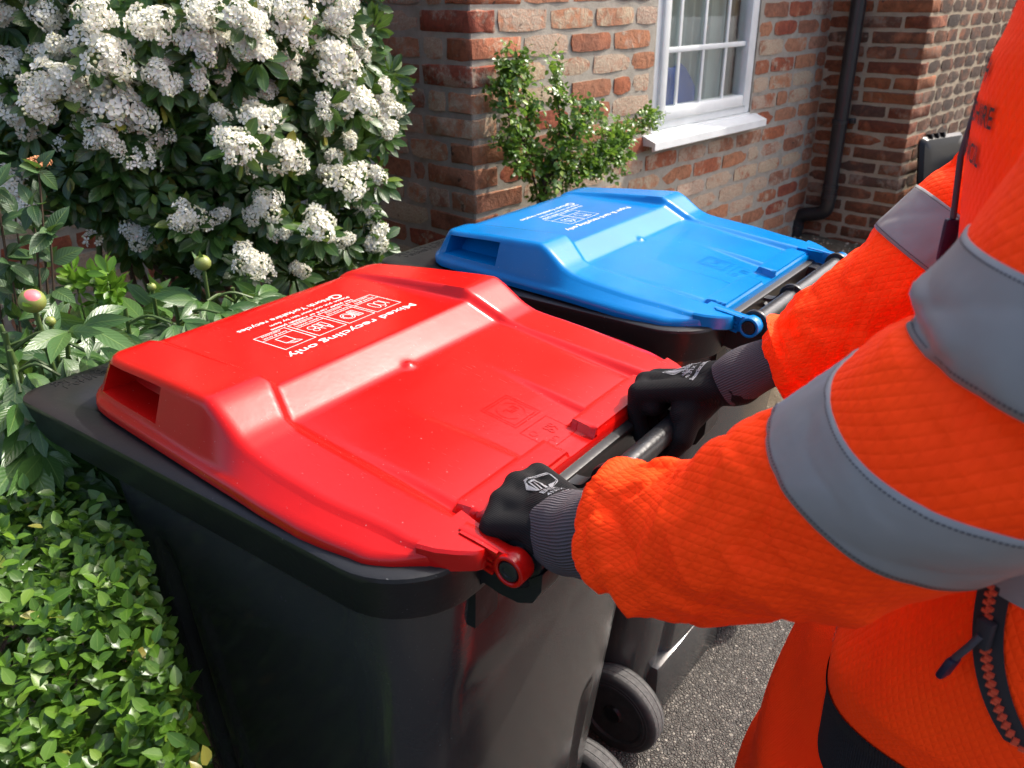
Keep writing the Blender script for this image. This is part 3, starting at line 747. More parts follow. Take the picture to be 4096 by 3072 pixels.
def strokes(name, lid, polys, width, mat, lift=.0006):
    """flat line drawing on the lid: list of polylines of (x,y)"""
    vs = []; fs = []
    for poly in polys:
        # resample so the line follows the surface
        pts = []
        for a, b in zip(poly, poly[1:]):
            m = max(1, int(math.hypot(b[0] - a[0], b[1] - a[1]) / .006))
            for k in range(m): pts.append((lerp(a[0], b[0], k / m), lerp(a[1], b[1], k / m)))
        pts.append(poly[-1])
        for a, b in zip(pts, pts[1:]):
            dx, dy = b[0] - a[0], b[1] - a[1]; l = math.hypot(dx, dy) or 1; nx, ny = -dy / l * width / 2, dx / l * width / 2; ex, ey = dx / l * width * .4, dy / l * width * .4
            q = [(a[0] - ex + nx, a[1] - ey + ny), (a[0] - ex - nx, a[1] - ey - ny), (b[0] + ex - nx, b[1] + ey - ny), (b[0] + ex + nx, b[1] + ey + ny)]
            k = len(vs); vs += [Vector((x, y, lid_z(x, y) + lift)) for x, y in q]; fs.append((k, k + 1, k + 2, k + 3))
    return obj(name, vs, fs, mat, lid, False)
def rect(x0, x1, y0, y1): return [(x0, y0), (x1, y0), (x1, y1), (x0, y1), (x0, y0)]
def circ(cx, cy, r, ry=None, n=14, a0=0, a1=360): return [(cx + r * math.cos(R(lerp(a0, a1, k / n))), cy + (ry or r) * math.sin(R(lerp(a0, a1, k / n)))) for k in range(n + 1)]
def build_hinge(parent, mat, s):
    """lid arm, pin and bracket on side s (y sign)"""
    arm = empty('hinge_arm', parent=parent)
    y0, y1 = s * .206, s * .234
    # outline of the arm in x-z with a round eye
    top = [(-.062, 1.0185), (-.040, 1.0165), (-.013, 1.0130)]; eye = [(.0165 * math.cos(R(a)), .9985 + .0165 * math.sin(R(a))) for a in range(118, -140, -12)]
    bot = [(-.026, .9855), (-.062, .9885)]
    out = top + eye + bot
    def plate(name, o2, ya, yb, m, bev=.0015):
        bm = bmesh.new(); va = [bm.verts.new((x, ya, z)) for x, z in o2]; f = bm.faces.new(va)
        r = bmesh.ops.extrude_face_region(bm, geom=[f])
        for v in r['geom']:
            if isinstance(v, bmesh.types.BMVert): v.co.y = yb
        bmesh.ops.bevel(bm, geom=[e for e in bm.edges if abs(e.verts[0].co.y - e.verts[1].co.y) < 1e-6], offset=bev, segments=2, profile=.5, affect='EDGES')
        bmesh.ops.triangulate(bm, faces=[f for f in bm.faces if len(f.verts) > 8])
        return bm_obj(name, bm, m, arm, True, 35)
    plate('arm_plate', out, s * .205, s * .2195, mat)
    # moulded ear that joins the arm to the lid corner
    def ear():
        pl = [(-.078, .262), (-.060, .2555), (-.045, .246), (-.030, .2345), (-.026, .2280), (-.026, .206), (-.078, .196)]
        rings = [[Vector((x - (.001 if e else 0), s * (y - e), z0 + .10 * (-.050 - x))) for x, y in pl] for z0, e in ((.9905, .002), (.9925, 0), (1.0120, 0), (1.0150, .0025))]
        rings[0] = [Vector((p.x, p.y, .9905)) for p in rings[0]]; rings[1] = [Vector((p.x, p.y, .9925)) for p in rings[1]]
        v, f = loft(rings, True, True, True); o = obj('lid_ear', v, f, mat, arm, True, 40)
        bm = bmesh.new(); bm.from_mesh(o.data); bmesh.ops.recalc_face_normals(bm, faces=bm.faces); bm.to_mesh(o.data); bm.free()
    ear()
    # raised edge ribs of the arm
    def rib(pts, w=.0022):
        bm = bmesh.new()
        for (xa, za), (xb, zb) in zip(pts, pts[1:]):
            d = Vector((xb - xa, 0, zb - za)); L = d.length; ang = math.atan2(zb - za, xb - xa)
            box_bm(bm, (-.0005, 0, -w), (L + .0005, .004, w), 0, Matrix.Translation((xa, s * .2190 if s > 0 else -.2230, za)) @ Matrix.Rotation(-ang, 4, 'Y'))
        return bm_obj('arm_rib', bm, mat, arm, False)
    rib([(-.058, 1.0160), (-.040, 1.0145), (-.015, 1.0110)], .0015); rib([(-.056, .9910), (-.032, .9885), (-.020, .9865)], .0015); rib([(-.056, 1.0105), (-.020, 1.001)], .0012); rib([(-.056, .9995), (-.021, .9955)], .0012)
    ml = Matrix.Translation((0, s * .2195, .9985)) @ Matrix.Rotation(R(-90 * s), 4, 'X')
    lathe('eye_ring', [(.0118, 0), (.0118, .005), (.0128, .0060), (.0150, .0060), (.0163, .005), (.0166, 0)], mat, arm, 40, ml)
    lathe('pin', [(.0108, -.004), (.0108, .004), (.0100, .0054), (.0062, .0056), (.0058, .0045), (0.0, .0045)], M['bar'], arm, 32, ml)
    return arm
def build_handle(parent):
    h = empty('handle', parent=parent)
    tube('bar', [Vector((0, -.203, .9985)), Vector((0, .203, .9985))], .0138, M['bar'], h, 32)
    rot = Matrix.Rotation(R(90), 4, 'X')
    for yy, r in ((-.196, .0215), (-.038, .0220), (.196, .0215)):
        lathe('flange', [(.0135, -.0045), (r - .001, -.0045), (r, -.003), (r, .003), (r - .001, .0045), (.0135, .0045)], M['bar'], h, 36, Matrix.Translation((0, yy, .9985)) @ rot)
    # curved brackets that carry the bar
    def bracket(ya, yb, name):
        out = [(-.070, .975), (-.050, .992), (-.034, .9925), (-.022, .990), (-.014, .984), (.006, .978), (.018, .988), (.0235, .992), (.0225, .972), (.013, .954), (-.004, .946), (-.026, .946), (-.046, .950), (-.056, .940), (-.058, .885), (-.070, .885)]
        bm = bmesh.new(); va = [bm.verts.new((x, ya, z)) for x, z in out]; f = bm.faces.new(va); r = bmesh.ops.extrude_face_region(bm, geom=[f])
        for v in r['geom']:
            if isinstance(v, bmesh.types.BMVert): v.co.y = yb
        bmesh.ops.triangulate(bm, faces=[f for f in bm.faces if len(f.verts) > 8])
        bm_obj(name, bm, M['rim'], h, True, 30)
    for s in (1, -1): bracket(s * .165, s * .203, 'bracket')
    # curved arm from the rim up to the middle flange
    path = catmull([(-.060, -.050, .995), (-.042, -.046, .990), (-.028, -.042, .990), (-.019, -.040, 1.000), (-.010, -.038, 1.012), (.004, -.038, 1.0165)], 5)
    rings = []
    for i, p in enumerate(path):
        w = .010; d = Vector((0, 1, 0)); rings.append([p + Vector((0, -w, -.003)), p + Vector((0, w, -.003)), p + Vector((0, w, .002)), p + Vector((0, -w, .002))])
    v, f = loft(rings, True, True, True); obj('bracket', v, f, M['rim'], h, True, 40)
    path = catmull([(-.060, -.040, .985), (-.030, -.039, .965), (-.010, -.038, .968), (.010, -.038, .974), (.018, -.038, .988)], 5)
    rings = [[p + Vector((0, -.006, -.004)), p + Vector((0, .006, -.004)), p + Vector((0, .006, .004)), p + Vector((0, -.006, .004))] for p in path]
    v, f = loft(rings, True, True, True); obj('bracket', v, f, M['rim'], h, True, 40)
    return h
def build_wheel(parent, s):
    w = empty('wheel', parent=parent); w.matrix_local = Matrix.Translation((-.170, s * .232, .100)) @ Matrix.Rotation(R(-90 * s), 4, 'X')
    lathe('tyre', [(.066, .0), (.072, -.004), (.090, -.006), (.0965, -.001), (.0985, .004)], M['rubber'], w, 56)
    lathe('tyre', [(.066, .044), (.070, .049), (.076, .0495), (.077, .0485), (.083, .0490), (.084, .0480), (.090, .0475), (.0965, .043), (.0985, .038)], M['rubber'], w, 56)
    lathe('tread', [(.0985, .004), (.0998, .007), (.1000, .012), (.0992, .0125), (.0992, .0135), (.1000, .014), (.1000, .028), (.0992, .0285), (.0992, .0295), (.1000, .030), (.0998, .035), (.0985, .038)], M['tread'], w, 64)
    lathe('rim_disc', [(.066, .002), (.066, .040), (.060, .043), (.030, .036), (.022, .044), (.018, .050), (.0, .050)], M['black'], w, 40)
    bm = bmesh.new()
    for k in range(6): box_bm(bm, (.018, -.0035, .034), (.060, .0035, .043), .001, Matrix.Rotation(R(60 * k), 4, 'Z'))
    bm_obj('spoke', bm, M['black'], w, True, 35)
    return w
def emboss(lid, mat):
    em = [rect(-.190, -.138, .033, -.019), rect(-.186, -.142, .029, -.015), circ(-.164, .007, .0175, .0175, 18, 25, 155), circ(-.164, .007, .0175, .0175, 18, 205, 335)]
    em += [rect(-.128, -.084, .030, -.024), circ(-.116, -.014, .005, .005, 6), circ(-.092, -.012, .004, .004, 10, 60, 300), circ(-.092, -.002, .004, .004, 10, 60, 300)]
    strokes('embossed_mark', lid, em, .0010, mat, .0007)
    for body, x0, y0, hx, wy in (('IPL', -.171, .020, .017, .0165), ('68', -.117, .021, .024, .0180)):
        o = ring_text(body, 1.0, mat, lid, None, 'embossed_mark', 0.0, 0.0)
        drape(o, lambda c, x0=x0, y0=y0, hx=hx, wy=wy: Vector((x0 + c.y * hx, y0 - c.x * wy, lid_z(x0 + c.y * hx, y0 - c.x * wy) + .0007)))
def icons(lid, boxes):
    pl = []
    for (y0, y1, kind) in boxes:
        pl.append(rect(-.507, -.443, y0, y1)); pl.append([(-.489, y0), (-.489, y1)]); ym = (y0 + y1) / 2
        if kind == 0: pl += [circ(-.466, ym + .004, .011, .006), circ(-.466, ym - .007, .013, .005), [(-.452, ym + .004), (-.449, ym - .002)], [(-.477, ym + .011), (-.455, ym + .013)]]
        if kind == 1: pl += [rect(-.480, -.455, ym + .004, ym + .014), circ(-.466, ym - .006, .012, .009), circ(-.466, ym - .006, .008, .006), [(-.478, ym + .007), (-.457, ym + .007)], [(-.478, ym + .010), (-.457, ym + .010)]]
        if kind == 2: pl += [rect(-.481, -.462, ym + .005, ym + .012), [(-.462, ym + .006), (-.452, ym + .0075), (-.452, ym + .0095), (-.462, ym + .011)], rect(-.481, -.465, ym - .004, ym + .002), [(-.465, ym - .003), (-.456, ym - .001)], circ(-.474, ym - .011, .006, .005), circ(-.463, ym - .011, .005, .004)]
        if kind == 3: pl += [[(-.482, ym - .010), (-.460, ym - .010), (-.452, ym - .003), (-.452, ym + .010), (-.460, ym + .006), (-.482, ym + .006), (-.482, ym - .010)], [(-.460, ym - .010), (-.460, ym + .006)], [(-.460, ym - .004), (-.452, ym + .003)]]
    strokes('printed_icons', lid, pl, .0011, M['print'])
def wheelie_bin(name, loc, rot, lid_mat, label, print_fn):
    b = empty(name, loc, rot, label, 'bin', 'wheelie bins')
    build_tub(b); build_rim(b); lid = build_lid(b, lid_mat)
    for s in (1, -1): build_hinge(b, lid_mat, s); build_wheel(b, s)
    build_handle(b)
    tube('axle', [Vector((-.170, -.22, .100)), Vector((-.170, .22, .100))], .0085, M['steel'], b, 16)
    emboss(lid, lid_mat); print_fn(lid)
    # raised lettering on the front lip
    for body, x, ya, yb in (('240L / A x 96 kg', -.7385, -.115, -.262), ('IPL / MGB / EN840-1', -.7225, -.100, -.255)):
        w = text_width(body, 1.0); s = abs(yb - ya) / w
        o = ring_text(body, s * 1.0, M['rim'], b, Matrix(((0, 1, 0, x), (-1, 0, 0, ya), (0, 0, 1, .9970), (0, 0, 0, 1))), 'raised_letters', .0008)
    return b
def red_print(lid):
    print_rows(lid, [('Mixed recycling only', -.428, .123, -.108, .006, .0190), ('No paper, card or rubbish please', -.5165, .087, -.062, .004, .0095), ('Please put out your bin by 6am', -.5300, .093, -.053, .004, .0095), ('North Yorkshire recycles', -.5500, .070, -.092, .006, .0150)])
    strokes('printed_logo', lid, [circ(-.5440, .082, .0075, .0085, 18, -60, 235), [(-.5510, .0765), (-.5475, .0720), (-.5455, .0775)]], .0030, M['print'])
    icons(lid, [(.117, .068, 0), (.063, .014, 1), (.008, -.041, 2), (-.047, -.098, 3)])
    for (ya, yb, t1, t2) in ((.112, .075, 'mixed glass', 'bottles & jars'), (.059, .020, 'food & drink cans', 'aerosols & foil'), (.004, -.037, 'plastic bottles,', 'pots, tubs & trays'), (-.053, -.092, 'food & drink', 'cartons')):
        print_rows(lid, [(t1, -.4965, ya, yb, .002, .0070), (t2, -.5045, ya - .004, yb + .004, .002, .0070)])
def blue_print(lid):
    print_rows(lid, [('Paper & card recycling only', -.428, .123, -.108, .006, .0190), ('No plastic, glass or rubbish please', -.5165, .080, -.062, .004, .0095), ('Please put out your bin by 6am', -.5300, .086, -.053, .004, .0095), ('North Yorkshire recycles', -.5500, .070, -.092, .006, .0150)])
    strokes('printed_logo', lid, [circ(-.5440, .082, .0075, .0085, 18, -60, 235), [(-.5510, .0765), (-.5475, .0720), (-.5455, .0775)]], .0030, M['print'])
    icons(lid, [(.037, -.012, 3), (-.017, -.066, 0)])
RED = wheelie_bin('wheelie_bin', (0.1193, 0.7859, 0.0), (0, 0.009, -0.6298), M['red'], 'charcoal wheelie bin with red lid gripped by the worker', red_print)
BLUE = wheelie_bin('wheelie_bin', (0.5089, 1.3711, 0.0), (0, 0.0017, -0.6620), M['blue'], 'charcoal wheelie bin with blue lid standing by the brick wall', blue_print)
# ------------------------------------------------------------------ plants
CAMP = Vector((0, 0, CAM_H))
def ray_at(px, py, dist):
    d = (_right * ((px - 2048) / FPX) - _up * ((py - 1536) / FPX) + _f).normalized(); return CAMP + d * dist
def leaf_mat(name, stops, rough=0.35, trans=0.25, tcol=(0.25, 0.45, 0.05), spec=0.5, vein=0.0):
    m = mat_base(name, stops[0][1], rough, spec); t = NT(m); rnd = t.rnd()
    col = t.ramp(rnd, stops); uv = t.coord('UV'); n = t.noise(t.coord('Object'), 45, 3, 0.6)
    col = t.mix(t.math('MULTIPLY', n, 0.35), col, t.mix(0.5, col, (0.01, 0.02, 0.005)))
    sx = t.n('ShaderNodeSeparateXYZ'); t.l(uv, sx.inputs[0])
    mid = t.math('ABSOLUTE', t.math('SUBTRACT', sx.outputs[0], 0.5))
    rib = t.ramp(mid, [(0.0, 1.0), (0.045, 0.0)])
    col = t.mix(t.math('MULTIPLY', rib, 0.45), col, (0.22, 0.32, 0.08))
    # side veins: fine waves running from the midrib to the edge
    w = t.math('SINE', t.math('MULTIPLY', t.math('SUBTRACT', sx.outputs[1], t.math('MULTIPLY', mid, 0.5)), 60.0))
    t.set(Base_Color=col, Roughness=t.math('MULTIPLY_ADD', n, 0.2, rough - 0.08))
    if vein > 0: t.set(Normal=t.bump(t.math('ADD', t.math('MULTIPLY', w, 0.25), t.math('MULTIPLY', rib, -1.0)), vein, 0.002))
    tr = t.n('ShaderNodeBsdfTranslucent'); t.l(t.mix(0.5, col, tcol), tr.inputs[0]); mx = t.n('ShaderNodeMixShader'); mx.inputs[0].default_value = trans
    out = m.node_tree.nodes['Material Output']; t.l(t.b.outputs[0], mx.inputs[1]); t.l(tr.outputs[0], mx.inputs[2]); t.l(mx.outputs[0], out.inputs['Surface']); return m
def leaf_geo(L, W, fold=0.25, curl=0.3, nseg=5, shape='ovate', wave=0.0, rng=None, stem=0.0):
    """leaf blade along +x, face up; verts, faces, uv(u across 0..1, v along 0..1)"""
    vs = []; fs = []; uv = []
    for i in range(nseg + 1):
        t = i / nseg
        if shape == 'ovate': w = math.sin(math.pi * min(1, t ** 0.75)) ** 0.85
        elif shape == 'obovate': w = math.sin(math.pi * t ** 1.35) ** 0.8 if t < 1 else 0
        else: w = math.sin(math.pi * t ** 0.9) ** 1.1
        w = max(w, 0.0) * W / 2; x = stem + L * (t - curl * 0.15 * t * t); z = -curl * L * t * t * 0.5 + (wave * math.sin(t * 9) * W if wave else 0)
        vs += [(x, w, z + fold * w), (x, 0, z), (x, -w, z + fold * w)]; uv += [(0, t), (0.5, t), (1, t)]
        if i:
            a = (i - 1) * 3; fs += [(a, a + 3, a + 4, a + 1), (a + 1, a + 4, a + 5, a + 2)]
    return vs, fs, uv
class Acc:
    """collects many small pieces into one mesh"""
    def __init__(s): s.v = []; s.f = []; s.uv = []; s.mi = []
    def add(s, geo, M4, mi=0):
        vs, fs, uv = geo; b = len(s.v); s.v += [M4 @ Vector(p) for p in vs]; s.f += [tuple(b + i for i in q) for q in fs]; s.uv += uv; s.mi += [mi] * len(fs)
    def mesh(s, name, mats):
        me = bpy.data.meshes.new(name); me.from_pydata([tuple(v) for v in s.v], [], s.f); me.update()
        ul = me.uv_layers.new(name='UVMap'); lu = [0] * (2 * len(me.loops)); vi = [0] * len(me.loops); me.loops.foreach_get('vertex_index', vi)
        for k, i in enumerate(vi): lu[2 * k], lu[2 * k + 1] = s.uv[i]
        ul.data.foreach_set('uv', lu)
        for m in (mats if isinstance(mats, (list, tuple)) else [mats]): me.materials.append(m)
        me.polygons.foreach_set('material_index', s.mi); me.polygons.foreach_set('use_smooth', [True] * len(s.f)); return me
    def obj(s, name, mats, parent=None): return link(name, s.mesh(name, mats), parent)
def basis(axis, twist=0.0, up=Vector((0, 0, 1))):
    """matrix whose +x is axis, +z as near up as possible"""
    x = axis.normalized(); y = up.cross(x)
    if y.length < 1e-3: y = Vector((0, 1, 0))
    y.normalize(); z = x.cross(y); m = Matrix((x, y, z)).transposed().to_4x4()
    return m @ Matrix.Rotation(twist, 4, 'X')
def rvec(rng): return Vector((rng.gauss(0, 1), rng.gauss(0, 1), rng.gauss(0, 1))).normalized()
def trifoliate(L, W, rng, shape='obovate', spread=48, curl=.25):
    g = Acc()
    for a in (-spread, 0, spread):
        k = 1.0 if a == 0 else 0.85
        g.add(leaf_geo(L * k, W * k, .28, curl * rng.uniform(.5, 1.6), 5, shape, 0, rng, L * .12), Matrix.Rotation(R(a + rng.uniform(-8, 8)), 4, 'Z') @ Matrix.Rotation(rng.uniform(-.3, .3), 4, 'X'))
    return g
M['choisya'] = leaf_mat('glossy_shrub_leaf', [(0, (0.017, 0.050, 0.012)), (0.5, (0.030, 0.080, 0.016)), (0.90, (0.055, 0.125, 0.022)), (0.975, (0.12, 0.17, 0.025)), (1.0, (0.26, 0.22, 0.03))], 0.30, 0.18, vein=.25)
def petal_mat():
    m = mat_base('white_petal', (0.80, 0.77, 0.69), 0.65, 0.2); t = NT(m); tr = t.n('ShaderNodeBsdfTranslucent'); tr.inputs[0].default_value = (0.86, 0.86, 0.76, 1); mx = t.n('ShaderNodeMixShader'); mx.inputs[0].default_value = 0.38
    t.set(Base_Color=t.ramp(t.rnd(), [(0, (0.78, 0.74, 0.58)), (0.25, (0.85, 0.84, 0.75)), (1, (0.88, 0.88, 0.82))]))
    t.l(t.b.outputs[0], mx.inputs[1]); t.l(tr.outputs[0], mx.inputs[2]); t.l(mx.outputs[0], m.node_tree.nodes['Material Output'].inputs['Surface']); return m
M['petal'] = petal_mat()
M['anther'] = mat_base('yellow_anther', (0.62, 0.43, 0.13), 0.7)
M['budcream'] = mat_base('cream_bud', (0.66, 0.66, 0.40), 0.6)
M['twig'] = mat_base('brown_twig', (0.07, 0.045, 0.025), 0.8)
M['greenstem'] = mat_base('green_stem', (0.055, 0.095, 0.022), 0.5)
def petal_geo(L, W, rng):
    c = rng.uniform(.05, .45); return ([(0, 0, 0), (L * .45, W * .42, .0015 + c * L * .1), (L * .45, -W * .42, .0015 + c * L * .1), (L * .82, W * .45, c * L * .35), (L * .82, -W * .45, c * L * .35), (L, 0, c * L * .5), (L * .45, 0, -.0006)],
        [(0, 2, 6), (0, 6, 1), (1, 6, 5, 3), (6, 2, 4, 5)], [(.5, .5)] * 7)
def blob_geo(r, sx=1.0, n=6, m=4):
    vs = []; fs = []
    for j in range(m + 1):
        ph = math.pi * j / m
        for i in range(n): vs.append((r * sx * math.cos(ph), r * math.sin(ph) * math.cos(6.2832 * i / n), r * math.sin(ph) * math.sin(6.2832 * i / n)))
    for j in range(m):
        for i in range(n): a = j * n + i; b = j * n + (i + 1) % n; fs.append((a, b, b + n, a + n))
    return vs, fs, [(.5, .5)] * len(vs)
def flower_cluster_mesh(rng, nfl, flat=.75):
    """dome of five-petalled flowers, radius 1 -> scaled on placing; here 0.05 m"""
    g = Acc(); Rr = .046 if nfl > 12 else .026; got = []
    tries = 0
    k = max(1, round(nfl / 14)); subs = []
    for i in range(k):      # several small umbels make one uneven head
        a = 6.2832 * i / max(1, k - 1) + rng.uniform(-.5, .5); rad = 0 if i == 0 else rng.uniform(.55, .80) * Rr
        subs.append((Vector((rng.uniform(-.012, .012) if i else .010, rad * math.cos(a) * rng.uniform(.7, 1.15), rad * math.sin(a))), (.0215 if k > 1 else Rr) * rng.uniform(.85, 1.2)))
    while len(got) < nfl and tries < 2500:
        tries += 1; d = rvec(rng); sc_, sr_ = rng.choice(subs)
        if d.x < -.1: continue
        p = sc_ + Vector((d.x * flat, d.y, d.z)) * sr_ * rng.uniform(.85, 1.1); d = (d + p.normalized() * .5).normalized()
        if min([9] + [(p - q).length for q in got]) < .0096: continue
        got.append(p); ax = (d + rvec(rng) * .35).normalized(); b = basis(ax)
        m0 = Matrix.Translation(p) @ b @ Matrix.Rotation(R(90), 4, 'Y')   # local z along ax
        L = rng.uniform(.0100, .0135); npet = 5 if rng.random() < .8 else 4; a0 = rng.uniform(0, 6.28); op = rng.uniform(-.05, .5)
        m0 = Matrix.Translation(p) @ b @ Matrix(((0, 0, 1, 0), (0, 1, 0, 0), (-1, 0, 0, 0), (0, 0, 0, 1)))
        if rng.random() < .10:
            g.add(blob_geo(.0036, 1.25), Matrix.Translation(p) @ b, 2); continue
        for k in range(npet):
            g.add(petal_geo(L * rng.uniform(.9, 1.08), L * .70, rng), m0 @ Matrix.Rotation(a0 + k * 6.2832 / npet, 4, 'Z') @ Matrix.Rotation(-op * .6, 4, 'Y') @ Matrix.Translation((.0012, 0, 0)), 0)
        g.add(blob_geo(.0017, 1.0, 5, 3), m0 @ Matrix.Translation((0, 0, .0018)), 2)
        for k in range(3):
            a = rng.uniform(0, 6.28); q = m0 @ Matrix.Rotation(a, 4, 'Z') @ Matrix.Translation((.0032, 0, .0042)); g.add(blob_geo(.0007, 1.4, 4, 2), q, 1)
    return g.mesh('flower_cluster', [M['petal'], M['anther'], M['budcream']])
def in_poly(x, y, poly):
    c = False; n = len(poly)
    for i in range(n):
        (x0, y0), (x1, y1) = poly[i], poly[(i + 1) % n]
        if (y0 > y) != (y1 > y) and x < (x1 - x0) * (y - y0) / (y1 - y0) + x0: c = not c
    return c
def make_shrub():
    rng = random.Random(21)
    sh = empty('flowering_shrub', (-0.85, 2.30, 0.02), label='large dark green shrub covered in clusters of small white flowers', cat='shrub'); o0 = Vector((-0.85, 2.30, 0.02))
    def depth(px, py): return 2.02 + .26 * ((px - 720) / 850) ** 2 + .22 * sstep(700, 1150, py) * (1 - sstep(600, 1200, px)) + .06 * math.sin(px * .011) * math.sin(py * .013)
    cl = [(50,90,70),(270,60,90),(520,60,100),(280,180,50),(60,340,90),(290,310,90),(570,290,130),(390,260,60),(210,550,110),(130,670,90),(360,470,120),(560,500,100),(740,430,90),(680,600,150),(900,440,90),(930,330,60),(580,760,90),(700,700,80),(480,640,60),(920,760,60),(830,140,105),(870,210,70),(1130,70,100),(1100,160,110),(1090,255,105),(1240,50,60),(1360,100,100),(1450,40,80),(1250,220,60),(1270,380,80),(1090,400,70),(1410,270,100),(1590,340,90),(1620,60,110),(1600,180,100),(1720,120,80),(1890,70,100),(1980,160,80),(1840,320,130),(1900,420,90),(1960,570,120),(1780,560,60),(2100,480,90),(2130,620,90),(2140,740,70),(2010,310,60),(2010,240,50),(1200,620,80),(1390,590,90),(1440,660,100),(1480,520,60),(1310,810,110),(1380,890,50),(1560,850,120),(1790,720,50),(1930,800,70),(1830,880,80),(1790,955,70),(1930,1000,120),(2060,960,80),(2020,1100,60),(1460,1150,100),(1010,1200,90),(1230,1190,80),(1130,1250,60),(780,1300,90),(1760,1250,100),(1580,1300,70),(1920,1330,80),(2080,1310,90),(2030,1180,70),(1380,1440,100),(1640,1490,80),(1480,1510,30),(840,920,45),(730,920,40),(350,810,45),(790,850,40),(50,1020,90),(140,1150,60),(510,1330,40),(1090,1500,60),(20,560,60),(5,110,70)]
    var = {n: [flower_cluster_mesh(rng, n) for _ in range(4)] for n in (9, 34, 72)}
    spots = []
    for (cx, cy, r) in cl:
        px, py = cx * .7233, cy * .7233; d = depth(px, py) - .05 - (.05 if r > 90 else 0); p = ray_at(px, py, d); spots.append((p, r))
        rw = r * .7233 / FPX * d; n = 9 if r < 48 else (34 if r < 85 else 72)
        n_out = ((CAMP - p).normalized() * .75 + Vector((.25, 0, .55)) + rvec(rng) * .25).normalized()
        o = link('flower_cluster', rng.choice(var[n]), sh); s = rw / .046 * (0.92 if n > 9 else 1.2)
        o.matrix_local = Matrix.Translation(p - o0) @ basis(n_out, rng.uniform(0, 6.28)) @ Matrix.Scale(s if s > .72 else .72, 4)
    for k in range(22):   # clusters above the frame and on the sides
        p = ray_at(rng.uniform(-100, 1350), rng.uniform(-380, -60), rng.uniform(2.08, 2.2)); o = link('flower_cluster', rng.choice(var[72]), sh)
        o.matrix_local = Matrix.Translation(p - o0) @ basis((Vector((.3, -.6, .6)) + rvec(rng) * .3).normalized(), rng.uniform(0, 6.28)) @ Matrix.Scale(rng.uniform(.8, 1.3), 4)
    poly = [(-150, -60), (1490, -60), (1500, 100), (1470, 250), (1600, 320), (1600, 470), (1500, 600), (1430, 640), (1400, 800), (1440, 900), (1500, 1000), (1400, 1100), (900, 1120), (620, 1090), (480, 1000), (440, 860), (260, 850), (120, 700), (-150, 700)]
    lv = [trifoliate(.047, .0185, rng) for _ in range(7)]; lmesh = [g.mesh('leaf', M['choisya']) for g in lv]
    leaves = []
    def whorl(p, n, nl, sc):
        b = basis(n, rng.uniform(0, 6.28))
        for k in range(nl):
            a = 6.2832 * k / nl + rng.uniform(-.3, .3); tilt = R(rng.uniform(40, 95)); d = (b @ Vector((math.cos(tilt), math.sin(tilt) * math.cos(a), math.sin(tilt) * math.sin(a))))
            m4 = Matrix.Translation(p + d * .006) @ basis((d - Vector((0, 0, .22))).normalized(), rng.uniform(-.5, .5), n) @ Matrix.Scale(sc * rng.uniform(.8, 1.25), 4)
            leaves.append((rng.randrange(7), m4, p))
    cnt = 0
    while cnt < 330:
        px, py = rng.uniform(-150, 1610), rng.uniform(-60, 1130)
        if not in_poly(px, py, poly): continue
        cnt += 1; d = depth(px, py) + abs(rng.gauss(0, .09)) - .015; p = ray_at(px, py, d)
        n = ((CAMP - p).normalized() * .7 + Vector((.15, 0, .5)) + rvec(rng) * .5).normalized(); whorl(p, n, rng.choice((5, 6, 7)), rng.uniform(.85, 1.3))
    for p, r in spots:      # a ruff of leaves under each cluster
        if r > 55:
            n = ((CAMP - p).normalized() * .7 + Vector((0, 0, .4)) + rvec(rng) * .3).normalized(); whorl(p - n * .035, n, 6, rng.uniform(1.0, 1.4))
    leaves.sort(key=lambda L: (L[2] - CAMP).length)
    seen = []; rest = []
    for L in leaves:
        x, y = project(L[2])
        (seen if (0 < x < 4096 and 0 < y < 1100 and len(seen) < 300) else rest).append(L)
    for k, m4, p in seen:
        o = link('leaf', lmesh[k], sh); o.matrix_local = Matrix.Translation(-o0) @ m4
    cnt = 0; deep = Acc()
    while cnt < 420:        # dense inner leaves
        px, py = rng.uniform(-250, 1560), rng.uniform(-420, 1120)
        if py > -60 and not in_poly(px, py, poly): continue
        cnt += 1; d = depth(px, py) + rng.uniform(.10, .40); p = ray_at(px, py, d); leaves = []
        whorl(p, ((CAMP - p).normalized() + rvec(rng) * .6).normalized(), 6, rng.uniform(1.2, 1.7)); rest += leaves
    acc = Acc()
    for k, m4, p in rest:
        g = lv[k]; acc.add((g.v, g.f, g.uv), Matrix.Translation(-o0) @ m4)
    f = acc.obj('foliage', M['choisya'], sh); f['kind'] = 'stuff'
    for k in range(16):
        tip = ray_at(rng.uniform(0, 1400), rng.uniform(-100, 900), 2.25 + rng.uniform(0, .2)); base = Vector((-.95 + rng.uniform(-.25, .25), 2.5 + rng.uniform(-.15, .15), .02))
        path = catmull([base, base.lerp(tip, .4) + rvec(rng) * .05 + Vector((0, 0, .12)), base.lerp(tip, .75) + rvec(rng) * .04, tip], 5)
        tube('stem', [p - o0 for p in path], [lerp(.011, .004, i / (len(path) - 1)) for i in range(len(path))], M['twig'] if k % 2 else M['greenstem'], sh, 7)
make_shrub()

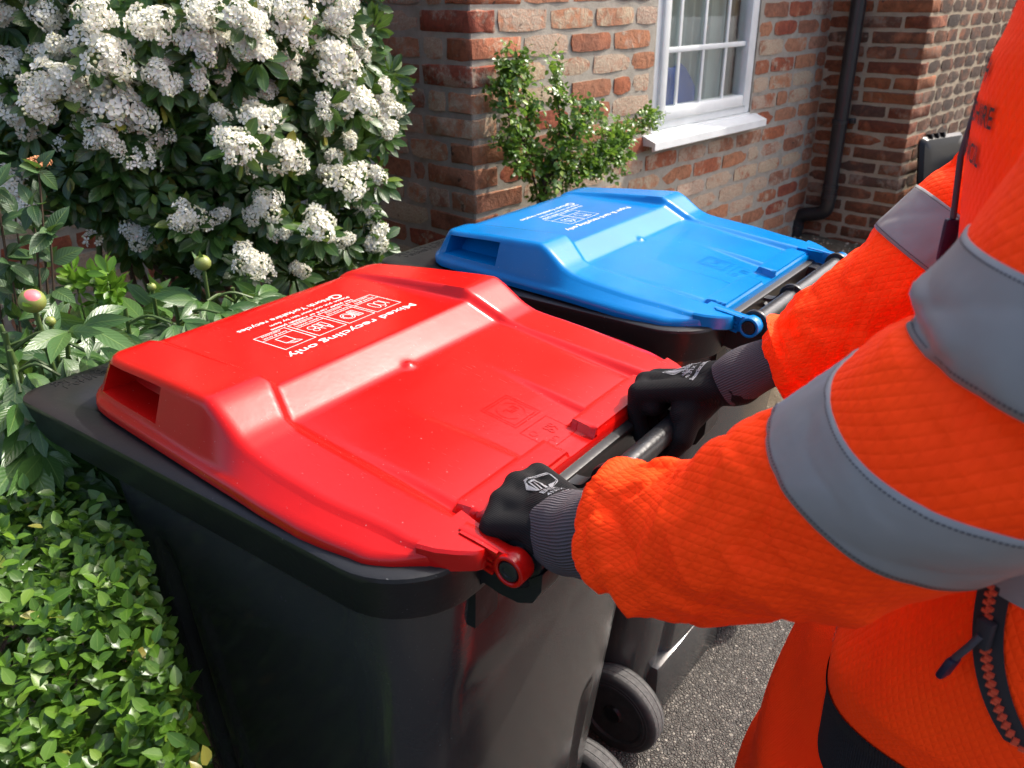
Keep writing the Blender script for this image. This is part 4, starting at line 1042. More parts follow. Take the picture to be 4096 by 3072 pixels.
# ------------------------------------------------------------------ climbing rose on the brick wall
M['rose'] = leaf_mat('rose_leaf', [(0, (0.04, 0.10, 0.014)), (0.45, (0.075, 0.17, 0.022)), (0.8, (0.13, 0.25, 0.03)), (1.0, (0.26, 0.36, 0.04))], 0.30, 0.3)
def make_rose():
    rng = random.Random(5); mw = Matrix.Translation((K.x, K.y, 0)) @ wall_matrix(Vector((0, 0)), dB); base = mw @ Vector((.27, -.13, gravel_z(0, 2.6)))
    rs = empty('climbing_rose', base, label='bright green leafy climber growing up the brick wall left of the window', cat='climber')
    def wp(px, py, off):      # point standing off the wall
        d = (_right * ((px - 2048) / FPX) - _up * ((py - 1536) / FPX) + _f); n3 = Vector((nB.x, nB.y, 0)); P0 = Vector((K.x, K.y, 0)) + n3 * off
        t = (P0 - CAMP).dot(n3) / d.dot(n3); return CAMP + d * t
    g = []
    for _ in range(5):
        a = Acc(); n = 5
        for k in range(n):
            s = 0 if k == n - 1 else (1 if k % 2 else -1); x = .010 + .012 * (k // 2)
            a.add(leaf_geo(.019 * rng.uniform(.8, 1.15), .0125, .25, rng.uniform(.1, .6), 4, 'ovate'), Matrix.Translation((x if s else .036, 0, 0)) @ Matrix.Rotation(R(58 * s), 4, 'Z') @ Matrix.Rotation(rng.uniform(-.3, .3), 4, 'X'))
        g.append(a)
    lm = [a.mesh('leaf', M['rose']) for a in g]
    b0 = wp(2150, 800, .12); b0 = Vector((b0.x, b0.y, .1))
    paths = [[(2160, 800, .12), (2120, 600, .10), (2110, 450, .09), (2080, 320, .07), (2060, 190, .06)], [(2165, 800, .13), (2200, 640, .14), (2240, 520, .13), (2230, 400, .12), (2210, 260, .08)], [(2170, 800, .12), (2280, 680, .17), (2370, 600, .18), (2440, 520, .16), (2560, 490, .12), (2600, 470, .10)],
             [(2160, 800, .13), (2270, 700, .18), (2400, 660, .20), (2480, 640, .19)], [(2150, 800, .10), (2060, 640, .10), (2030, 580, .10), (2040, 470, .10)], [(2170, 800, .14), (2260, 600, .18), (2330, 480, .17), (2360, 420, .14)], [(2180, 790, .15), (2350, 690, .20), (2450, 600, .20), (2500, 540, .18)], [(2120, 620, .11), (2010, 400, .06), (2015, 330, .05), (2030, 260, .05)]]
    cand = []
    for pts in paths:
        P = [wp(*q) for q in pts]
        if pts[0][1] >= 780: P = [Vector((lerp(P[0].x, b0.x, .8), lerp(P[0].y, b0.y, .8), .2))] + P
        path = catmull(P, 8); tube('cane', [p - base for p in path], [lerp(.0042, .0014, i / (len(path) - 1)) for i in range(len(path))], M['twig'], rs, 6)
        for i, p in enumerate(path):
            if p.z < .83: continue
            for _ in range((4 if i > len(path) * .35 else 1) if rng.random() < .8 else 7):
                q = p + rvec(rng) * rng.uniform(.0, .05); off = (q.xy - K).dot(nB)
                if off < .012: q += Vector((nB.x, nB.y, 0)) * (.02 - off)
                cand.append(q)
    rng.shuffle(cand); acc = Acc()
    for k, q in enumerate(cand):
        d = (rvec(rng) + Vector((nB.x, nB.y, .15)) * .7).normalized(); m4 = Matrix.Translation(q - base) @ basis(d, rng.uniform(-.6, .6), (Vector((nB.x * .6, nB.y * .6, .9)) + rvec(rng) * .3).normalized()) @ Matrix.Scale(rng.uniform(.75, 1.2), 4); j = rng.randrange(5)
        if k < 290: o = link('leaf', lm[j], rs); o.matrix_local = m4
        else: acc.add((g[j].v, g[j].f, g[j].uv), m4)
    if acc.v: f = acc.obj('foliage', M['rose'], rs); f['kind'] = 'stuff'
make_rose()

# ------------------------------------------------------------------ peonies beside the red bin
M['peony'] = leaf_mat('peony_leaf', [(0, (0.030, 0.080, 0.018)), (0.5, (0.048, 0.115, 0.026)), (1.0, (0.075, 0.155, 0.038))], 0.30, 0.22, vein=.2)
def bud_mat():
    m = mat_base('peony_bud', (0.14, 0.20, 0.04), 0.45); t = NT(m); c = t.coord(); n = t.noise(c, 60, 3)
    t.set(Base_Color=t.mix(n, (0.12, 0.18, 0.035), (0.26, 0.27, 0.07))); return m
def bud_pink_mat():
    m = mat_base('opening_peony_bud', (0.14, 0.20, 0.04), 0.45); t = NT(m); c = t.coord(); n = t.noise(c, 60, 3)
    d = t.n('ShaderNodeVectorMath', operation='DOT_PRODUCT'); t.l(t.vmath('NORMALIZE', t.vmath('SUBTRACT', c, (0, 0, .013))), d.inputs[0]); d.inputs[1].default_value = (.42, -.45, .79)
    f = t.ramp(t.math('ADD', d.outputs['Value'], t.math('MULTIPLY', n, .12)), [(.86, 0.0), (.90, 1.0)])
    t.set(Base_Color=t.mix(f, t.mix(n, (0.12, 0.18, 0.035), (0.26, 0.27, 0.07)), t.mix(n, (0.50, 0.03, 0.06), (0.75, 0.25, 0.25)))); return m
M['bud_pink'] = bud_pink_mat()
M['bud'] = bud_mat(); M['pink'] = mat_base('pink_petal', (0.62, 0.08, 0.10), 0.55)
def peony(name_label, base, stems, seed, fill):
    rng = random.Random(seed); pl = empty('peony_plant', base, label=name_label, cat='peony', group='peonies beside the red bin'); base = Vector(base)
    specs = []; g = [leaf_geo(.098, .029, .22, .45, 7, 'lance', .02), leaf_geo(.085, .026, .30, .7, 7, 'lance', .03), leaf_geo(.11, .031, .18, .3, 7, 'lance', .015), leaf_geo(.075, .027, .25, .9, 7, 'lance', .04)]
    lm = []
    for q in g: a = Acc(); a.add(q, Matrix()); lm.append(a.mesh('leaf', M['peony']))
    for (tip, bud_r, pinkish, nodes, foot) in stems:
        tip = Vector(tip); ft = base + Vector((*foot, 0)); path = catmull([ft, ft.lerp(tip, .35) + rvec(rng) * .02, ft.lerp(tip, .72) + rvec(rng) * .015, tip], 8)
        tube('stem', [p - base for p in path], [lerp(.006, .0038, i / (len(path) - 1)) for i in range(len(path))], M['greenstem'], pl, 8)
        if bud_r:
            bd = empty('bud', parent=pl); bd.matrix_local = Matrix.Translation(tip - base)
            bm = bmesh.new(); bmesh.ops.create_uvsphere(bm, u_segments=20, v_segments=14, radius=1)
            for v in bm.verts:
                a = math.atan2(v.co.y, v.co.x); k = 1 + .035 * math.cos(3 * a + 1) * (1 - abs(v.co.z)); v.co = Vector((v.co.x * k * bud_r, v.co.y * k * bud_r, v.co.z * bud_r * .95 + bud_r * .75))
            bm_obj('sepal_ball', bm, M['bud_pink'] if pinkish else M['bud'], bd)
            for k in range(3):
                L = bud_r * rng.uniform(1.4, 2.4); a = Acc(); a.add(leaf_geo(L, bud_r * .75, .3, -.5, 5, 'lance'), Matrix())
                o = a.obj('bract', M['peony'], bd); o.matrix_local = Matrix.Rotation(R(120 * k + 40), 4, 'Z') @ Matrix.Rotation(R(-rng.uniform(15, 70)), 4, 'Y')
        for (f, az, el, ln) in nodes + [(ff, aa + 70, ee - 8, ll * .8) for (ff, aa, ee, ll) in nodes[::2]] + [(ff * .96, aa + 190, ee + 5, ll * .7) for (ff, aa, ee, ll) in nodes[1::2]]:
            i = int(f * (len(path) - 1)); p = path[i]; d = Vector((math.cos(R(az)) * math.cos(R(el)), math.sin(R(az)) * math.cos(R(el)), math.sin(R(el))))
            q = p + d * ln; pet = catmull([p, p.lerp(q, .5) + Vector((0, 0, .015)), q], 4); tube('petiole', [x - base for x in pet], [.0028] * len(pet), M['greenstem'], pl, 6)
            for br in (-1, 0, 1):
                bdir = (Matrix.Rotation(R(52 * br + rng.uniform(-10, 10)), 4, 'Z') @ d).normalized(); bb = q + bdir * (.018 if br else .03)
                for k in (-1, 0, 1):
                    if br and k == br and rng.random() < .4: continue
                    dd = (Matrix.Rotation(R(38 * k + rng.uniform(-12, 12)), 4, 'Z') @ bdir); dd = (dd + Vector((.10, -.25, rng.uniform(-.75, .10)))).normalized(); fac = ((CAMP - bb).normalized() * .8 + Vector((.2, 0, .6)) + rvec(rng) * .35).normalized()
                    specs.append((rng.randrange(4), Matrix.Translation(bb - base) @ basis(dd, rng.uniform(-.35, .35), fac) @ Matrix.Scale(rng.uniform(.72, 1.12) * (1 if k == 0 else .9), 4), bb))
    specs.sort(key=lambda q: (q[2] - CAMP).length + (9 if not (0 < project(q[2])[0] < 1100 and 900 < project(q[2])[1] < 2100) else 0)); acc = Acc()
    for i, (j, m4, q) in enumerate(specs):
        if i < 300: o = link('leaf', lm[j], pl); o.matrix_local = m4
        else: acc.add(g[j], m4)
    x0, x1, y0, y1, z0, z1, nfill = fill
    for k in range(nfill):      # inner leaves that close the clump
        p = Vector((rng.uniform(x0, x1), rng.uniform(y0, y1), rng.uniform(z0, z1))); fac = ((CAMP - p).normalized() + rvec(rng) * .5).normalized()
        acc.add(g[rng.randrange(4)], Matrix.Translation(p - base) @ basis((rvec(rng) + Vector((.1, -.2, -.3))).normalized(), rng.uniform(-.4, .4), fac) @ Matrix.Scale(rng.uniform(.7, 1.1), 4))
    if acc.v: f = acc.obj('foliage', M['peony'], pl); f['kind'] = 'stuff'
    return pl
def nodes(rng, n, f0, f1, el=(0, 35), ln=(.07, .13), azs=None):
    return [(lerp(f0, f1, (k + .5) / n), (azs[k % len(azs)] if azs else 137.5 * k + 40) + rng.uniform(-25, 25), rng.uniform(*el), rng.uniform(*ln)) for k in range(n)]
_r1 = random.Random(9)
peony('peony with a fat green bud showing pink, left of the red bin', (-.78, 1.20, .03),
      [(ray_at(140, 1240, 1.38), .0185, True, nodes(_r1, 6, .55, .97, (-5, 30), (.06, .11)), (0, 0)), (ray_at(205, 1300, 1.42), .008, False, nodes(_r1, 4, .5, .9), (.03, .03)), (ray_at(20, 1330, 1.40), 0, False, nodes(_r1, 6, .5, 1.0), (-.06, .0)), (ray_at(330, 1420, 1.46), 0, False, nodes(_r1, 6, .5, 1.0), (.06, .06)), (ray_at(100, 1560, 1.34), 0, False, nodes(_r1, 6, .45, 1.0), (.0, -.05)), (ray_at(-60, 1720, 1.34), 0, False, nodes(_r1, 6, .5, 1.0), (-.08, -.08)), (ray_at(210, 1780, 1.33), 0, False, nodes(_r1, 6, .55, 1.0, (-25, 10)), (.03, -.03))] + [(ray_at(px, py, d), 0, False, nodes(_r1, 3, .78, 1.0, (-20, 20), (.04, .09)), (_r1.uniform(-.08, .08), _r1.uniform(-.08, .06))) for px, py, d in ((40, 1400, 1.36), (160, 1470, 1.36), (270, 1370, 1.42), (-30, 1520, 1.34), (350, 1480, 1.45), (50, 1640, 1.33), (150, 1690, 1.33), (-50, 1850, 1.30), (90, 1890, 1.31), (240, 1880, 1.33), (340, 1960, 1.34), (0, 1300, 1.42), (100, 1780, 1.32))], 31, (-1.15, -.72, 1.12, 1.45, .55, .97, 420))
peony('peony with a single round green bud behind the red lid', (-.66, 1.56, .03),
      [(ray_at(815, 1075, 1.66), .0155, False, nodes(_r1, 6, .62, .97, (-5, 25), (.05, .10)), (0, 0)), (ray_at(610, 1160, 1.66), .008, False, nodes(_r1, 5, .6, .98, (-5, 25), (.05, .10)), (-.05, 0)), (ray_at(930, 1150, 1.70), 0, False, nodes(_r1, 5, .6, 1.0, (-5, 20), (.05, .09)), (.05, .03)), (ray_at(500, 1230, 1.60), 0, False, nodes(_r1, 6, .6, 1.0, (-5, 20), (.06, .1)), (-.08, -.04)), (ray_at(700, 1220, 1.62), 0, False, nodes(_r1, 6, .6, 1.0, (-10, 20), (.06, .1)), (-.02, -.04))], 32, (-.92, -.52, 1.50, 1.72, .55, .93, 260))

# ------------------------------------------------------------------ young bright green sprout
M['sprout'] = leaf_mat('young_leaf', [(0, (0.075, 0.19, 0.012)), (0.5, (0.11, 0.25, 0.016)), (1.0, (0.17, 0.32, 0.03))], 0.35, 0.35)
def sprout():
    rng = random.Random(4); top = ray_at(365, 1160, 1.72); base = Vector((top.x - .03, top.y + .03, .03)); s = empty('shrub_sprout', base, label='bright lime green young shrub shoot behind the peonies', cat='shoot')
    g = [trifoliate(.036, .0155, rng, 'obovate', 44, .15) for _ in range(4)]; lm = [a.mesh('leaf', M['sprout']) for a in g]
    for k in range(9):
        tip = top + Vector((rng.uniform(-.055, .055), rng.uniform(-.04, .04), rng.uniform(-.10, .045))); path = catmull([base + Vector((0, 0, .55)), base.lerp(tip, .8), tip], 6)
        if k == 0: path = catmull([base, base.lerp(tip, .5), tip], 8)
        tube('stem', [p - base for p in path], [.0022] * len(path), M['greenstem'], s, 6)
        for j in range(9):
            d = (rvec(rng) * .8 + Vector((-.1, -.5, .45))).normalized(); o = link('leaf', rng.choice(lm), s); o.matrix_local = Matrix.Translation(tip - base - Vector((0, 0, rng.uniform(0, .05)))) @ basis(d, rng.uniform(-.4, .4), (Vector((0, -.6, .8)) + rvec(rng) * .3).normalized()) @ Matrix.Scale(rng.uniform(.8, 1.15), 4)
sprout()

# ------------------------------------------------------------------ dull green bush with a faded orange flower head at the left edge
M['vib'] = leaf_mat('bush_leaf', [(0, (0.022, 0.058, 0.020)), (0.6, (0.036, 0.088, 0.028)), (1, (0.06, 0.12, 0.04))], 0.42, 0.18, vein=.4)
def side_bush():
    rng = random.Random(14); top = ray_at(160, 690, 1.72); base = Vector((top.x - .12, top.y - .02, .03)); s = empty('leafy_bush', base, label='dull green bush with a faded orange brown flower head at the left edge', cat='bush')
    a = Acc(); a.add(leaf_geo(.056, .027, .2, .35, 6, 'ovate'), Matrix()); lm = [a.mesh('leaf', M['vib'])]; a = Acc(); a.add(leaf_geo(.048, .022, .3, .7, 6, 'ovate'), Matrix()); lm.append(a.mesh('leaf', M['vib']))
    tips = [(155, 680), (60, 860), (200, 930), (-20, 760), (40, 1060), (130, 820), (-60, 950), (-40, 620)]
    for k, (px, py) in enumerate(tips):
        tip = ray_at(px, py, 1.72 + rng.uniform(-.05, .08)); path = catmull([base, base.lerp(tip, .6) + Vector((-.03, 0, -.02)), tip], 8); tube('stem', [p - base for p in path], [lerp(.005, .002, i / (len(path) - 1)) for i in range(len(path))], M['twig'], s, 6)
        for j in range(20):
            p = path[-1 - (j // 2)] if j < 16 else tip; d = (rvec(rng) * .9 + Vector((.25, -.4, .1))).normalized(); o = link('leaf', lm[j % 2], s); o.matrix_local = Matrix.Translation(p - base) @ basis(d, rng.uniform(-.5, .5), (Vector((.2, -.6, .7)) + rvec(rng) * .3).normalized()) @ Matrix.Scale(rng.uniform(.75, 1.15), 4)
    tip = ray_at(155, 660, 1.70); fm = mat_base('faded_flower', (0.42, 0.17, 0.06), 0.8); t = NT(fm); t.set(Base_Color=t.ramp(t.n('ShaderNodeNewGeometry').outputs['Random Per Island'], [(0, (0.22, 0.08, 0.035)), (.6, (0.46, 0.19, 0.07)), (1, (0.55, 0.33, 0.16))]))
    g = Acc()
    for k in range(120):
        d = rvec(rng); d.z = abs(d.z); g.add(blob_geo(rng.uniform(.0016, .0028), 1, 5, 3), Matrix.Translation(tip - base + Vector((d.x * .022, d.y * .022, d.z * .014))))
    g.obj('flower_head', fm, s)
side_bush()

# ------------------------------------------------------------------ clipped hedge at the lower left
M['hedge'] = leaf_mat('hedge_leaf', [(0, (0.040, 0.105, 0.010)), (0.5, (0.070, 0.160, 0.014)), (0.88, (0.110, 0.220, 0.018)), (0.97, (0.17, 0.28, 0.025)), (1.0, (0.28, 0.23, 0.05))], 0.34, 0.28)
def hedge():
    rng = random.Random(77); base = Vector((-.80, .72, .03)); h = empty('hedge', base, label='low clipped hedge of small bright green leaves beside the red bin', cat='hedge')
    g = [leaf_geo(.0225, .0128, .25, rng.uniform(-.1, .5), 4, 'ovate') for _ in range(5)]; lm = []
    for q in g: a = Acc(); a.add(q, Matrix()); lm.append(a.mesh('leaf', M['hedge']))
    c, s_ = math.cos(-.6298), math.sin(-.6298)
    def in_bin(p):
        dx, dy = p.x - .1193, p.y - .7859; u = dx * c + dy * s_; v = abs(-dx * s_ + dy * c)
        if p.z > .91: return u > -.79 and v < .34
        return u > -.655 and v < .235 + .05 * p.z + .012
    def top(x, y): return .858 + .028 * math.sin(5.2 * x + 1) * math.sin(6 * y) - .07 * sstep(.70, .45, y) - .03 * sstep(.95, 1.1, y)
    def hides_bin(p):
        x, y = project(p); dx, dy = p.x - .1193, p.y - .7859; u = dx * c + dy * s_; v = dx * s_ - dy * c
        return u > -.64 and v > .15 and x > interp([(1900, 515), (2000, 545), (2470, 685), (3072, 850), (3600, 990)], y) - 4
    shoots = []
    tries = 0
    while len(shoots) < 1750 and tries < 20000:
        tries += 1; x, y = rng.uniform(-1.12, -.28), rng.uniform(.42, 1.16); z = top(x, y); side = rng.random()
        if side < .16: p = Vector((rng.uniform(-1.15, -.30), .42 + .02 * math.sin(9 * x), rng.uniform(.30, .74))); n = Vector((.15, -1, .45))
        elif side < .30: p = Vector((rng.uniform(-.62, -.36), rng.uniform(.45, .9), rng.uniform(.25, .74))); n = Vector((.6, -.5, .5))
        else: p = Vector((x, y, z + rng.gauss(0, .010))); n = Vector((.08, -.22, 1))
        if in_bin(p) or hides_bin(p): continue
        shoots.append((p, (n + rvec(rng) * .45).normalized()))
    for k in range(420):     # shoots that press against the bin
        py = rng.uniform(2030, 3090); ed = interp([(1900, 515), (2000, 545), (2470, 685), (3072, 850), (3600, 990)], py); p = ray_at(ed - rng.uniform(-30, 170), py, lerp(1.30, 1.17, (py - 2030) / 1060) + rng.uniform(0, .09))
        if in_bin(p) or hides_bin(p) or p.z > .86: continue
        shoots.append((p, ((CAMP - p).normalized() * .6 + Vector((.1, -.1, .6)) + rvec(rng) * .4).normalized()))
    pieces = []
    for p, n in shoots:
        L = rng.uniform(.035, .075); npair = rng.choice((3, 4, 4, 5)); b = basis(n, rng.uniform(0, 6.28)); tw = rng.uniform(0, 6.28); st = p - n * L * .6
        for k in range(npair):
            q = st + n * (L * (k + .5) / npair); a = tw + (k % 2) * 1.571
            for sgn in (0, math.pi):
                el = R(lerp(75, 38, k / npair) + rng.uniform(-14, 14)); d = b @ Vector((math.cos(el), math.sin(el) * math.cos(a + sgn), math.sin(el) * math.sin(a + sgn)))
                if in_bin(q + d * .03) or hides_bin(q + d * .03): continue
                pieces.append((rng.randrange(5), Matrix.Translation(q - base) @ basis(d, rng.uniform(-.5, .5), (n + Vector((0, 0, .4))).normalized()) @ Matrix.Scale(rng.uniform(.72, 1.15) * (1 - .1 * k / npair), 4), q))
    vis = [i for i, L in enumerate(pieces) if -20 < project(L[2])[0] < 900 and 1900 < project(L[2])[1] < 3090]
    vis.sort(key=lambda i: (pieces[i][2] - CAMP).length); chosen = set(vis[:300]); acc = Acc()
    for i, (j, m4, q) in enumerate(pieces):
        if i in chosen: o = link('leaf', lm[j], h); o.matrix_local = m4
        else: acc.add(g[j], m4)
    inner = 0
    while inner < 8500:
        x, y = rng.uniform(-1.15, -.28), rng.uniform(.44, 1.12); z = rng.uniform(.25, .985) * top(x, y); p = Vector((x, y, z))
        if in_bin(p) or hides_bin(p): continue
        inner += 1; acc.add(g[rng.randrange(5)], Matrix.Translation(p - base) @ basis((rvec(rng) + Vector((0, -.3, .3))).normalized(), rng.uniform(-1, 1)) @ Matrix.Scale(rng.uniform(.8, 1.25), 4))
    f = acc.obj('foliage', M['hedge'], h); f['kind'] = 'stuff'
    for k in range(40):
        p, n = rng.choice(shoots[:]); tube('twig', [p - n * .16 - base, p - n * .05 - base, p + n * .02 - base], [.0022, .0016, .001], M['twig'], h, 5)
hedge()
# ------------------------------------------------------------------ the worker (coordinates: x away from the bin, y to the worker's left, z up, measured from the bar of the red bin)
_c, _s = math.cos(-0.6298), math.sin(-0.6298)
def W(u, v, z): return Vector((0.1193 + u * _c + v * _s, 0.7859 + u * _s - v * _c, z))
PB = W(.42, 0, 0)
person = empty('person', PB, label='worker in orange hi-vis jacket and black gloves gripping the red bin handle', cat='person')
def fabric(name, base, dark, rough=.75, quilt=0.0, weave=0.0, sheen=.0, scale=(118, 118)):
    m = mat_base(name, base, rough, .25); t = NT(m); uv = t.coord('UV'); sx = t.n('ShaderNodeSeparateXYZ'); t.l(uv, sx.inputs[0])
    n = t.noise(t.coord('Object'), 14, 3, .6); t.set(Base_Color=t.mix(t.ramp(n, [(.35, 0), (.7, 1)]), dark, base))
    t.b.inputs['Sheen Weight'].default_value = sheen; t.b.inputs['Sheen Roughness'].default_value = .4
    h = None
    if quilt:
        a = t.math('ADD', t.math('MULTIPLY', sx.outputs[0], scale[0]), t.math('MULTIPLY', sx.outputs[1], scale[1] * .62)); b = t.math('SUBTRACT', t.math('MULTIPLY', sx.outputs[0], scale[0]), t.math('MULTIPLY', sx.outputs[1], scale[1] * .62))
        fa = t.math('ABSOLUTE', t.math('SINE', t.math('MULTIPLY', a, math.pi))); fb = t.math('ABSOLUTE', t.math('SINE', t.math('MULTIPLY', b, math.pi)))
        q = t.math('POWER', t.math('MINIMUM', fa, fb), .55); fine = t.noise(t.vmath('MULTIPLY', uv, (1, 1, 1)), 900, 2)
        h = t.math('ADD', q, t.math('MULTIPLY', fine, .12)); t.set(Normal=t.bump(h, quilt, .0022))
    if weave:
        w = t.math('MULTIPLY', t.math('SINE', t.math('MULTIPLY', sx.outputs[0], weave)), t.math('SINE', t.math('MULTIPLY', sx.outputs[1], weave))); t.set(Normal=t.bump(t.math('ADD', w, t.noise(t.coord('Object'), 60, 3)), .5, .0015))
    return m
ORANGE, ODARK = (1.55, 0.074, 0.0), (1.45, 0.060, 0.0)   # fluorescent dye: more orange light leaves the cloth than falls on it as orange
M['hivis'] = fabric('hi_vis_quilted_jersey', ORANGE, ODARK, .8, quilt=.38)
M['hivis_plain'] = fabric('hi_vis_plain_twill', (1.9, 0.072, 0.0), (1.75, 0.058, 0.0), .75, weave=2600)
def tape_mat():
    m = mat_base('reflective_tape', (0.20, 0.20, 0.20), 0.5); t = NT(m); n = t.noise(t.coord('Object'), 22, 3); f = t.noise(t.coord('UV'), 1500, 1)
    t.set(Base_Color=t.mix(n, (0.225, 0.215, 0.205), (0.30, 0.288, 0.275)), Normal=t.bump(t.math('ADD', n, t.math('MULTIPLY', f, .05)), .25, .004)); return m
M['tape'] = tape_mat()
def rib_mat(name, col, freq):
    m = mat_base(name, col, .85, .2); t = NT(m); sx = t.n('ShaderNodeSeparateXYZ'); t.l(t.coord('UV'), sx.inputs[0])
    w = t.math('SINE', t.math('MULTIPLY', t.math('ADD', sx.outputs[0], t.math('MULTIPLY', t.noise(t.coord('Object'), 30, 2), .0015)), freq)); n = t.noise(t.coord('Object'), 300, 2)
    t.set(Base_Color=t.mix(t.math('MULTIPLY_ADD', w, .5, .5), tuple(x * .55 for x in col), col), Normal=t.bump(t.math('ADD', w, n), .8, .0014)); return m
M['rib'] = rib_mat('grey_ribbed_knit', (0.135, 0.122, 0.132), 2200)
M['ribdark'] = rib_mat('charcoal_ribbed_hem', (0.030, 0.028, 0.032), 1900)
def glove_mat():
    m = mat_base('black_knit_glove', (0.006, 0.006, 0.0065), .75, .2); t = NT(m); c = t.coord()
    w = t.n('ShaderNodeTexWave', wave_type='BANDS', bands_direction='DIAGONAL'); w.inputs['Scale'].default_value = 210; w.inputs['Distortion'].default_value = 1.5; t.l(c, w.inputs['Vector']); n = t.noise(c, 500, 2)
    t.set(Base_Color=t.mix(t.math('MULTIPLY', w.outputs['Fac'], .8), (0.0035, 0.0035, 0.004), (0.0125, 0.0125, 0.013)), Normal=t.bump(t.math('ADD', w.outputs['Fac'], n), .5, .0009)); return m
M['glove'] = glove_mat()
M['gprint'] = mat_base('grey_glove_print', (0.24, 0.245, 0.26), .7)
M['skin'] = mat_base('skin', (0.55, 0.33, 0.24), .5); M['zip'] = mat_base('coral_zip_teeth', (0.75, 0.09, 0.04), .4); M['ziptape'] = mat_base('charcoal_zip_tape', (0.022, 0.021, 0.024), .8)
M['rubbertab'] = mat_base('navy_rubber_tab', (0.006, 0.006, 0.030), .5); M['cordgrey'] = mat_base('grey_cord', (0.05, 0.046, 0.055), .7); M['ink'] = mat_base('dark_ink', (0.045, 0.020, 0.012), .7); M['boot'] = mat_base('black_boot', (0.015, 0.014, 0.013), .5); M['hair'] = mat_base('brown_hair', (0.05, 0.03, 0.018), .6)
def cloth(name, rings, mat, parent, caps=(False, False), smooth_seam=True):
    """loft with uv in metres; rings are open lists whose last point repeats the first"""
    n = len(rings[0]); g = Acc(); vv = 0.0; vs = []; uv = []; fs = []
    per = sum((rings[len(rings) // 2][k + 1] - rings[len(rings) // 2][k]).length for k in range(n - 1))
    for i, r in enumerate(rings):
        if i: vv += sum((r[k] - rings[i - 1][k]).length for k in range(0, n, max(1, n // 8))) / len(range(0, n, max(1, n // 8)))
        vs += r; uv += [(per * k / (n - 1), vv) for k in range(n)]
    for i in range(len(rings) - 1):
        for k in range(n - 1): a = i * n + k; fs.append((a, a + 1, a + n + 1, a + n))
    for c, i in ((caps[0], 0), (caps[1], len(rings) - 1)):
        if c: fs.append(tuple(range(i * n, i * n + n - 1)))
    me = bpy.data.meshes.new(name); me.from_pydata([tuple(p - PB) for p in vs], [], fs); me.update(); ul = me.uv_layers.new(name='UVMap')
    for lp in me.loops: ul.data[lp.index].uv = uv[lp.vertex_index]
    me.materials.append(mat); bm = bmesh.new(); bm.from_mesh(me); bmesh.ops.recalc_face_normals(bm, faces=bm.faces); bm.to_mesh(me); bm.free()
    me.polygons.foreach_set('use_smooth', [True] * len(me.polygons)); return link(name, me, parent)
def arc_path(pts, radii, n):
    """dense path with interpolated radii and cumulative length"""
    P = catmull(pts, n); m = len(pts) - 1; rr = []
    for i in range(len(P)):
        t = i / n; k = min(int(t), m - 1); f = t - k; f = f * f * (3 - 2 * f) * .5 + f * .5; rr.append(lerp(radii[k], radii[k + 1], f))
    S = [0.0]
    for a, b in zip(P, P[1:]): S.append(S[-1] + (b - a).length)
    return P, rr, S
NS = 97
def sleeve_rings(P, rr, S, disp, extra=0.0, i0=0, i1=None, step=1):
    fr = frames(P); rings = []
    for i in range(i0, (i1 if i1 is not None else len(P)), step):
        t, nn, bb = fr[i]; ring = []
        for k in range(NS):
            a = 2 * math.pi * (k % (NS - 1)) / (NS - 1); r = rr[i] + extra + disp(S[i], a); ring.append(P[i] + (nn * math.cos(a) + bb * math.sin(a)) * r)
        rings.append(ring)
    return rings
def folds(seed, cuff_amp, elbow_s, crease_a, L, stiff=()):
    rng = random.Random(seed); ph = [rng.uniform(0, 6.28) for _ in range(12)]
    def d(s, a):
        x = 0.0
        x += .0022 * math.sin(2 * a + 26 * s + ph[0]) + .0016 * math.sin(3 * a - 47 * s + ph[1])
        mc = math.exp(-((s - .035) / .03) ** 2); x += cuff_amp * mc * (math.sin(120 * s + 1.6 * math.sin(a + ph[2]) + ph[3]) + .6 * math.sin(2 * a + 70 * s + ph[4]))
        x += cuff_amp * .8 * math.exp(-((s - .016) / .012) ** 2) - cuff_amp * 2.2 * math.exp(-((s + .002) / .006) ** 2)
        x -= cuff_amp * 1.7 * math.exp(-((s - .034 - .010 * math.sin(a + ph[11])) / .0050) ** 2) * (.55 + .45 * math.sin(a * 1.0 + ph[2]))
        me = math.exp(-((s - elbow_s) / .05) ** 2); ca = .5 + .5 * math.cos(a - crease_a)
        x += me * ca * (.0045 * math.sin(95 * (s - elbow_s) + ph[5]) - .002)
        x -= .011 * math.exp(-((s - elbow_s - .006 * math.sin(a)) / .010) ** 2) * ca ** 2
        x += .0035 * math.exp(-((s - elbow_s) / .13) ** 2) * math.sin(38 * s + 2.4 * a + ph[6])
        x += .0042 * max(0, math.sin(21 * s - 1.9 * a + ph[7])) ** 4 + .0030 * max(0, math.sin(33 * s + 2 * a + ph[8])) ** 5
        x -= .0035 * (1 - abs(math.sin(14 * s + 1.3 * a + ph[9]))) ** 8 + .0028 * (1 - abs(math.sin(19 * s - 1.0 * a + ph[10]))) ** 9
        q = noise.noise(Vector((s * 17 + seed, math.cos(a) * 1.6, math.sin(a) * 1.6))); q2 = noise.noise(Vector((s * 34 - seed, math.cos(a + s * 9) * 2.2, math.sin(a + s * 9) * 2.2)))
        x += .0030 * (1 - abs(q)) ** 6 - .0020 * (1 - abs(q2)) ** 8
        x += .0055 * math.cos(a - crease_a - math.pi) * sstep(.02, .10, s)
        k = 1.0
        for s0, s1 in stiff: k = min(k, 1 - .72 * sstep(s0 - .03, s0 + .004, s) * (1 - sstep(s1 - .004, s1 + .03, s)))
        return x * k
    return d
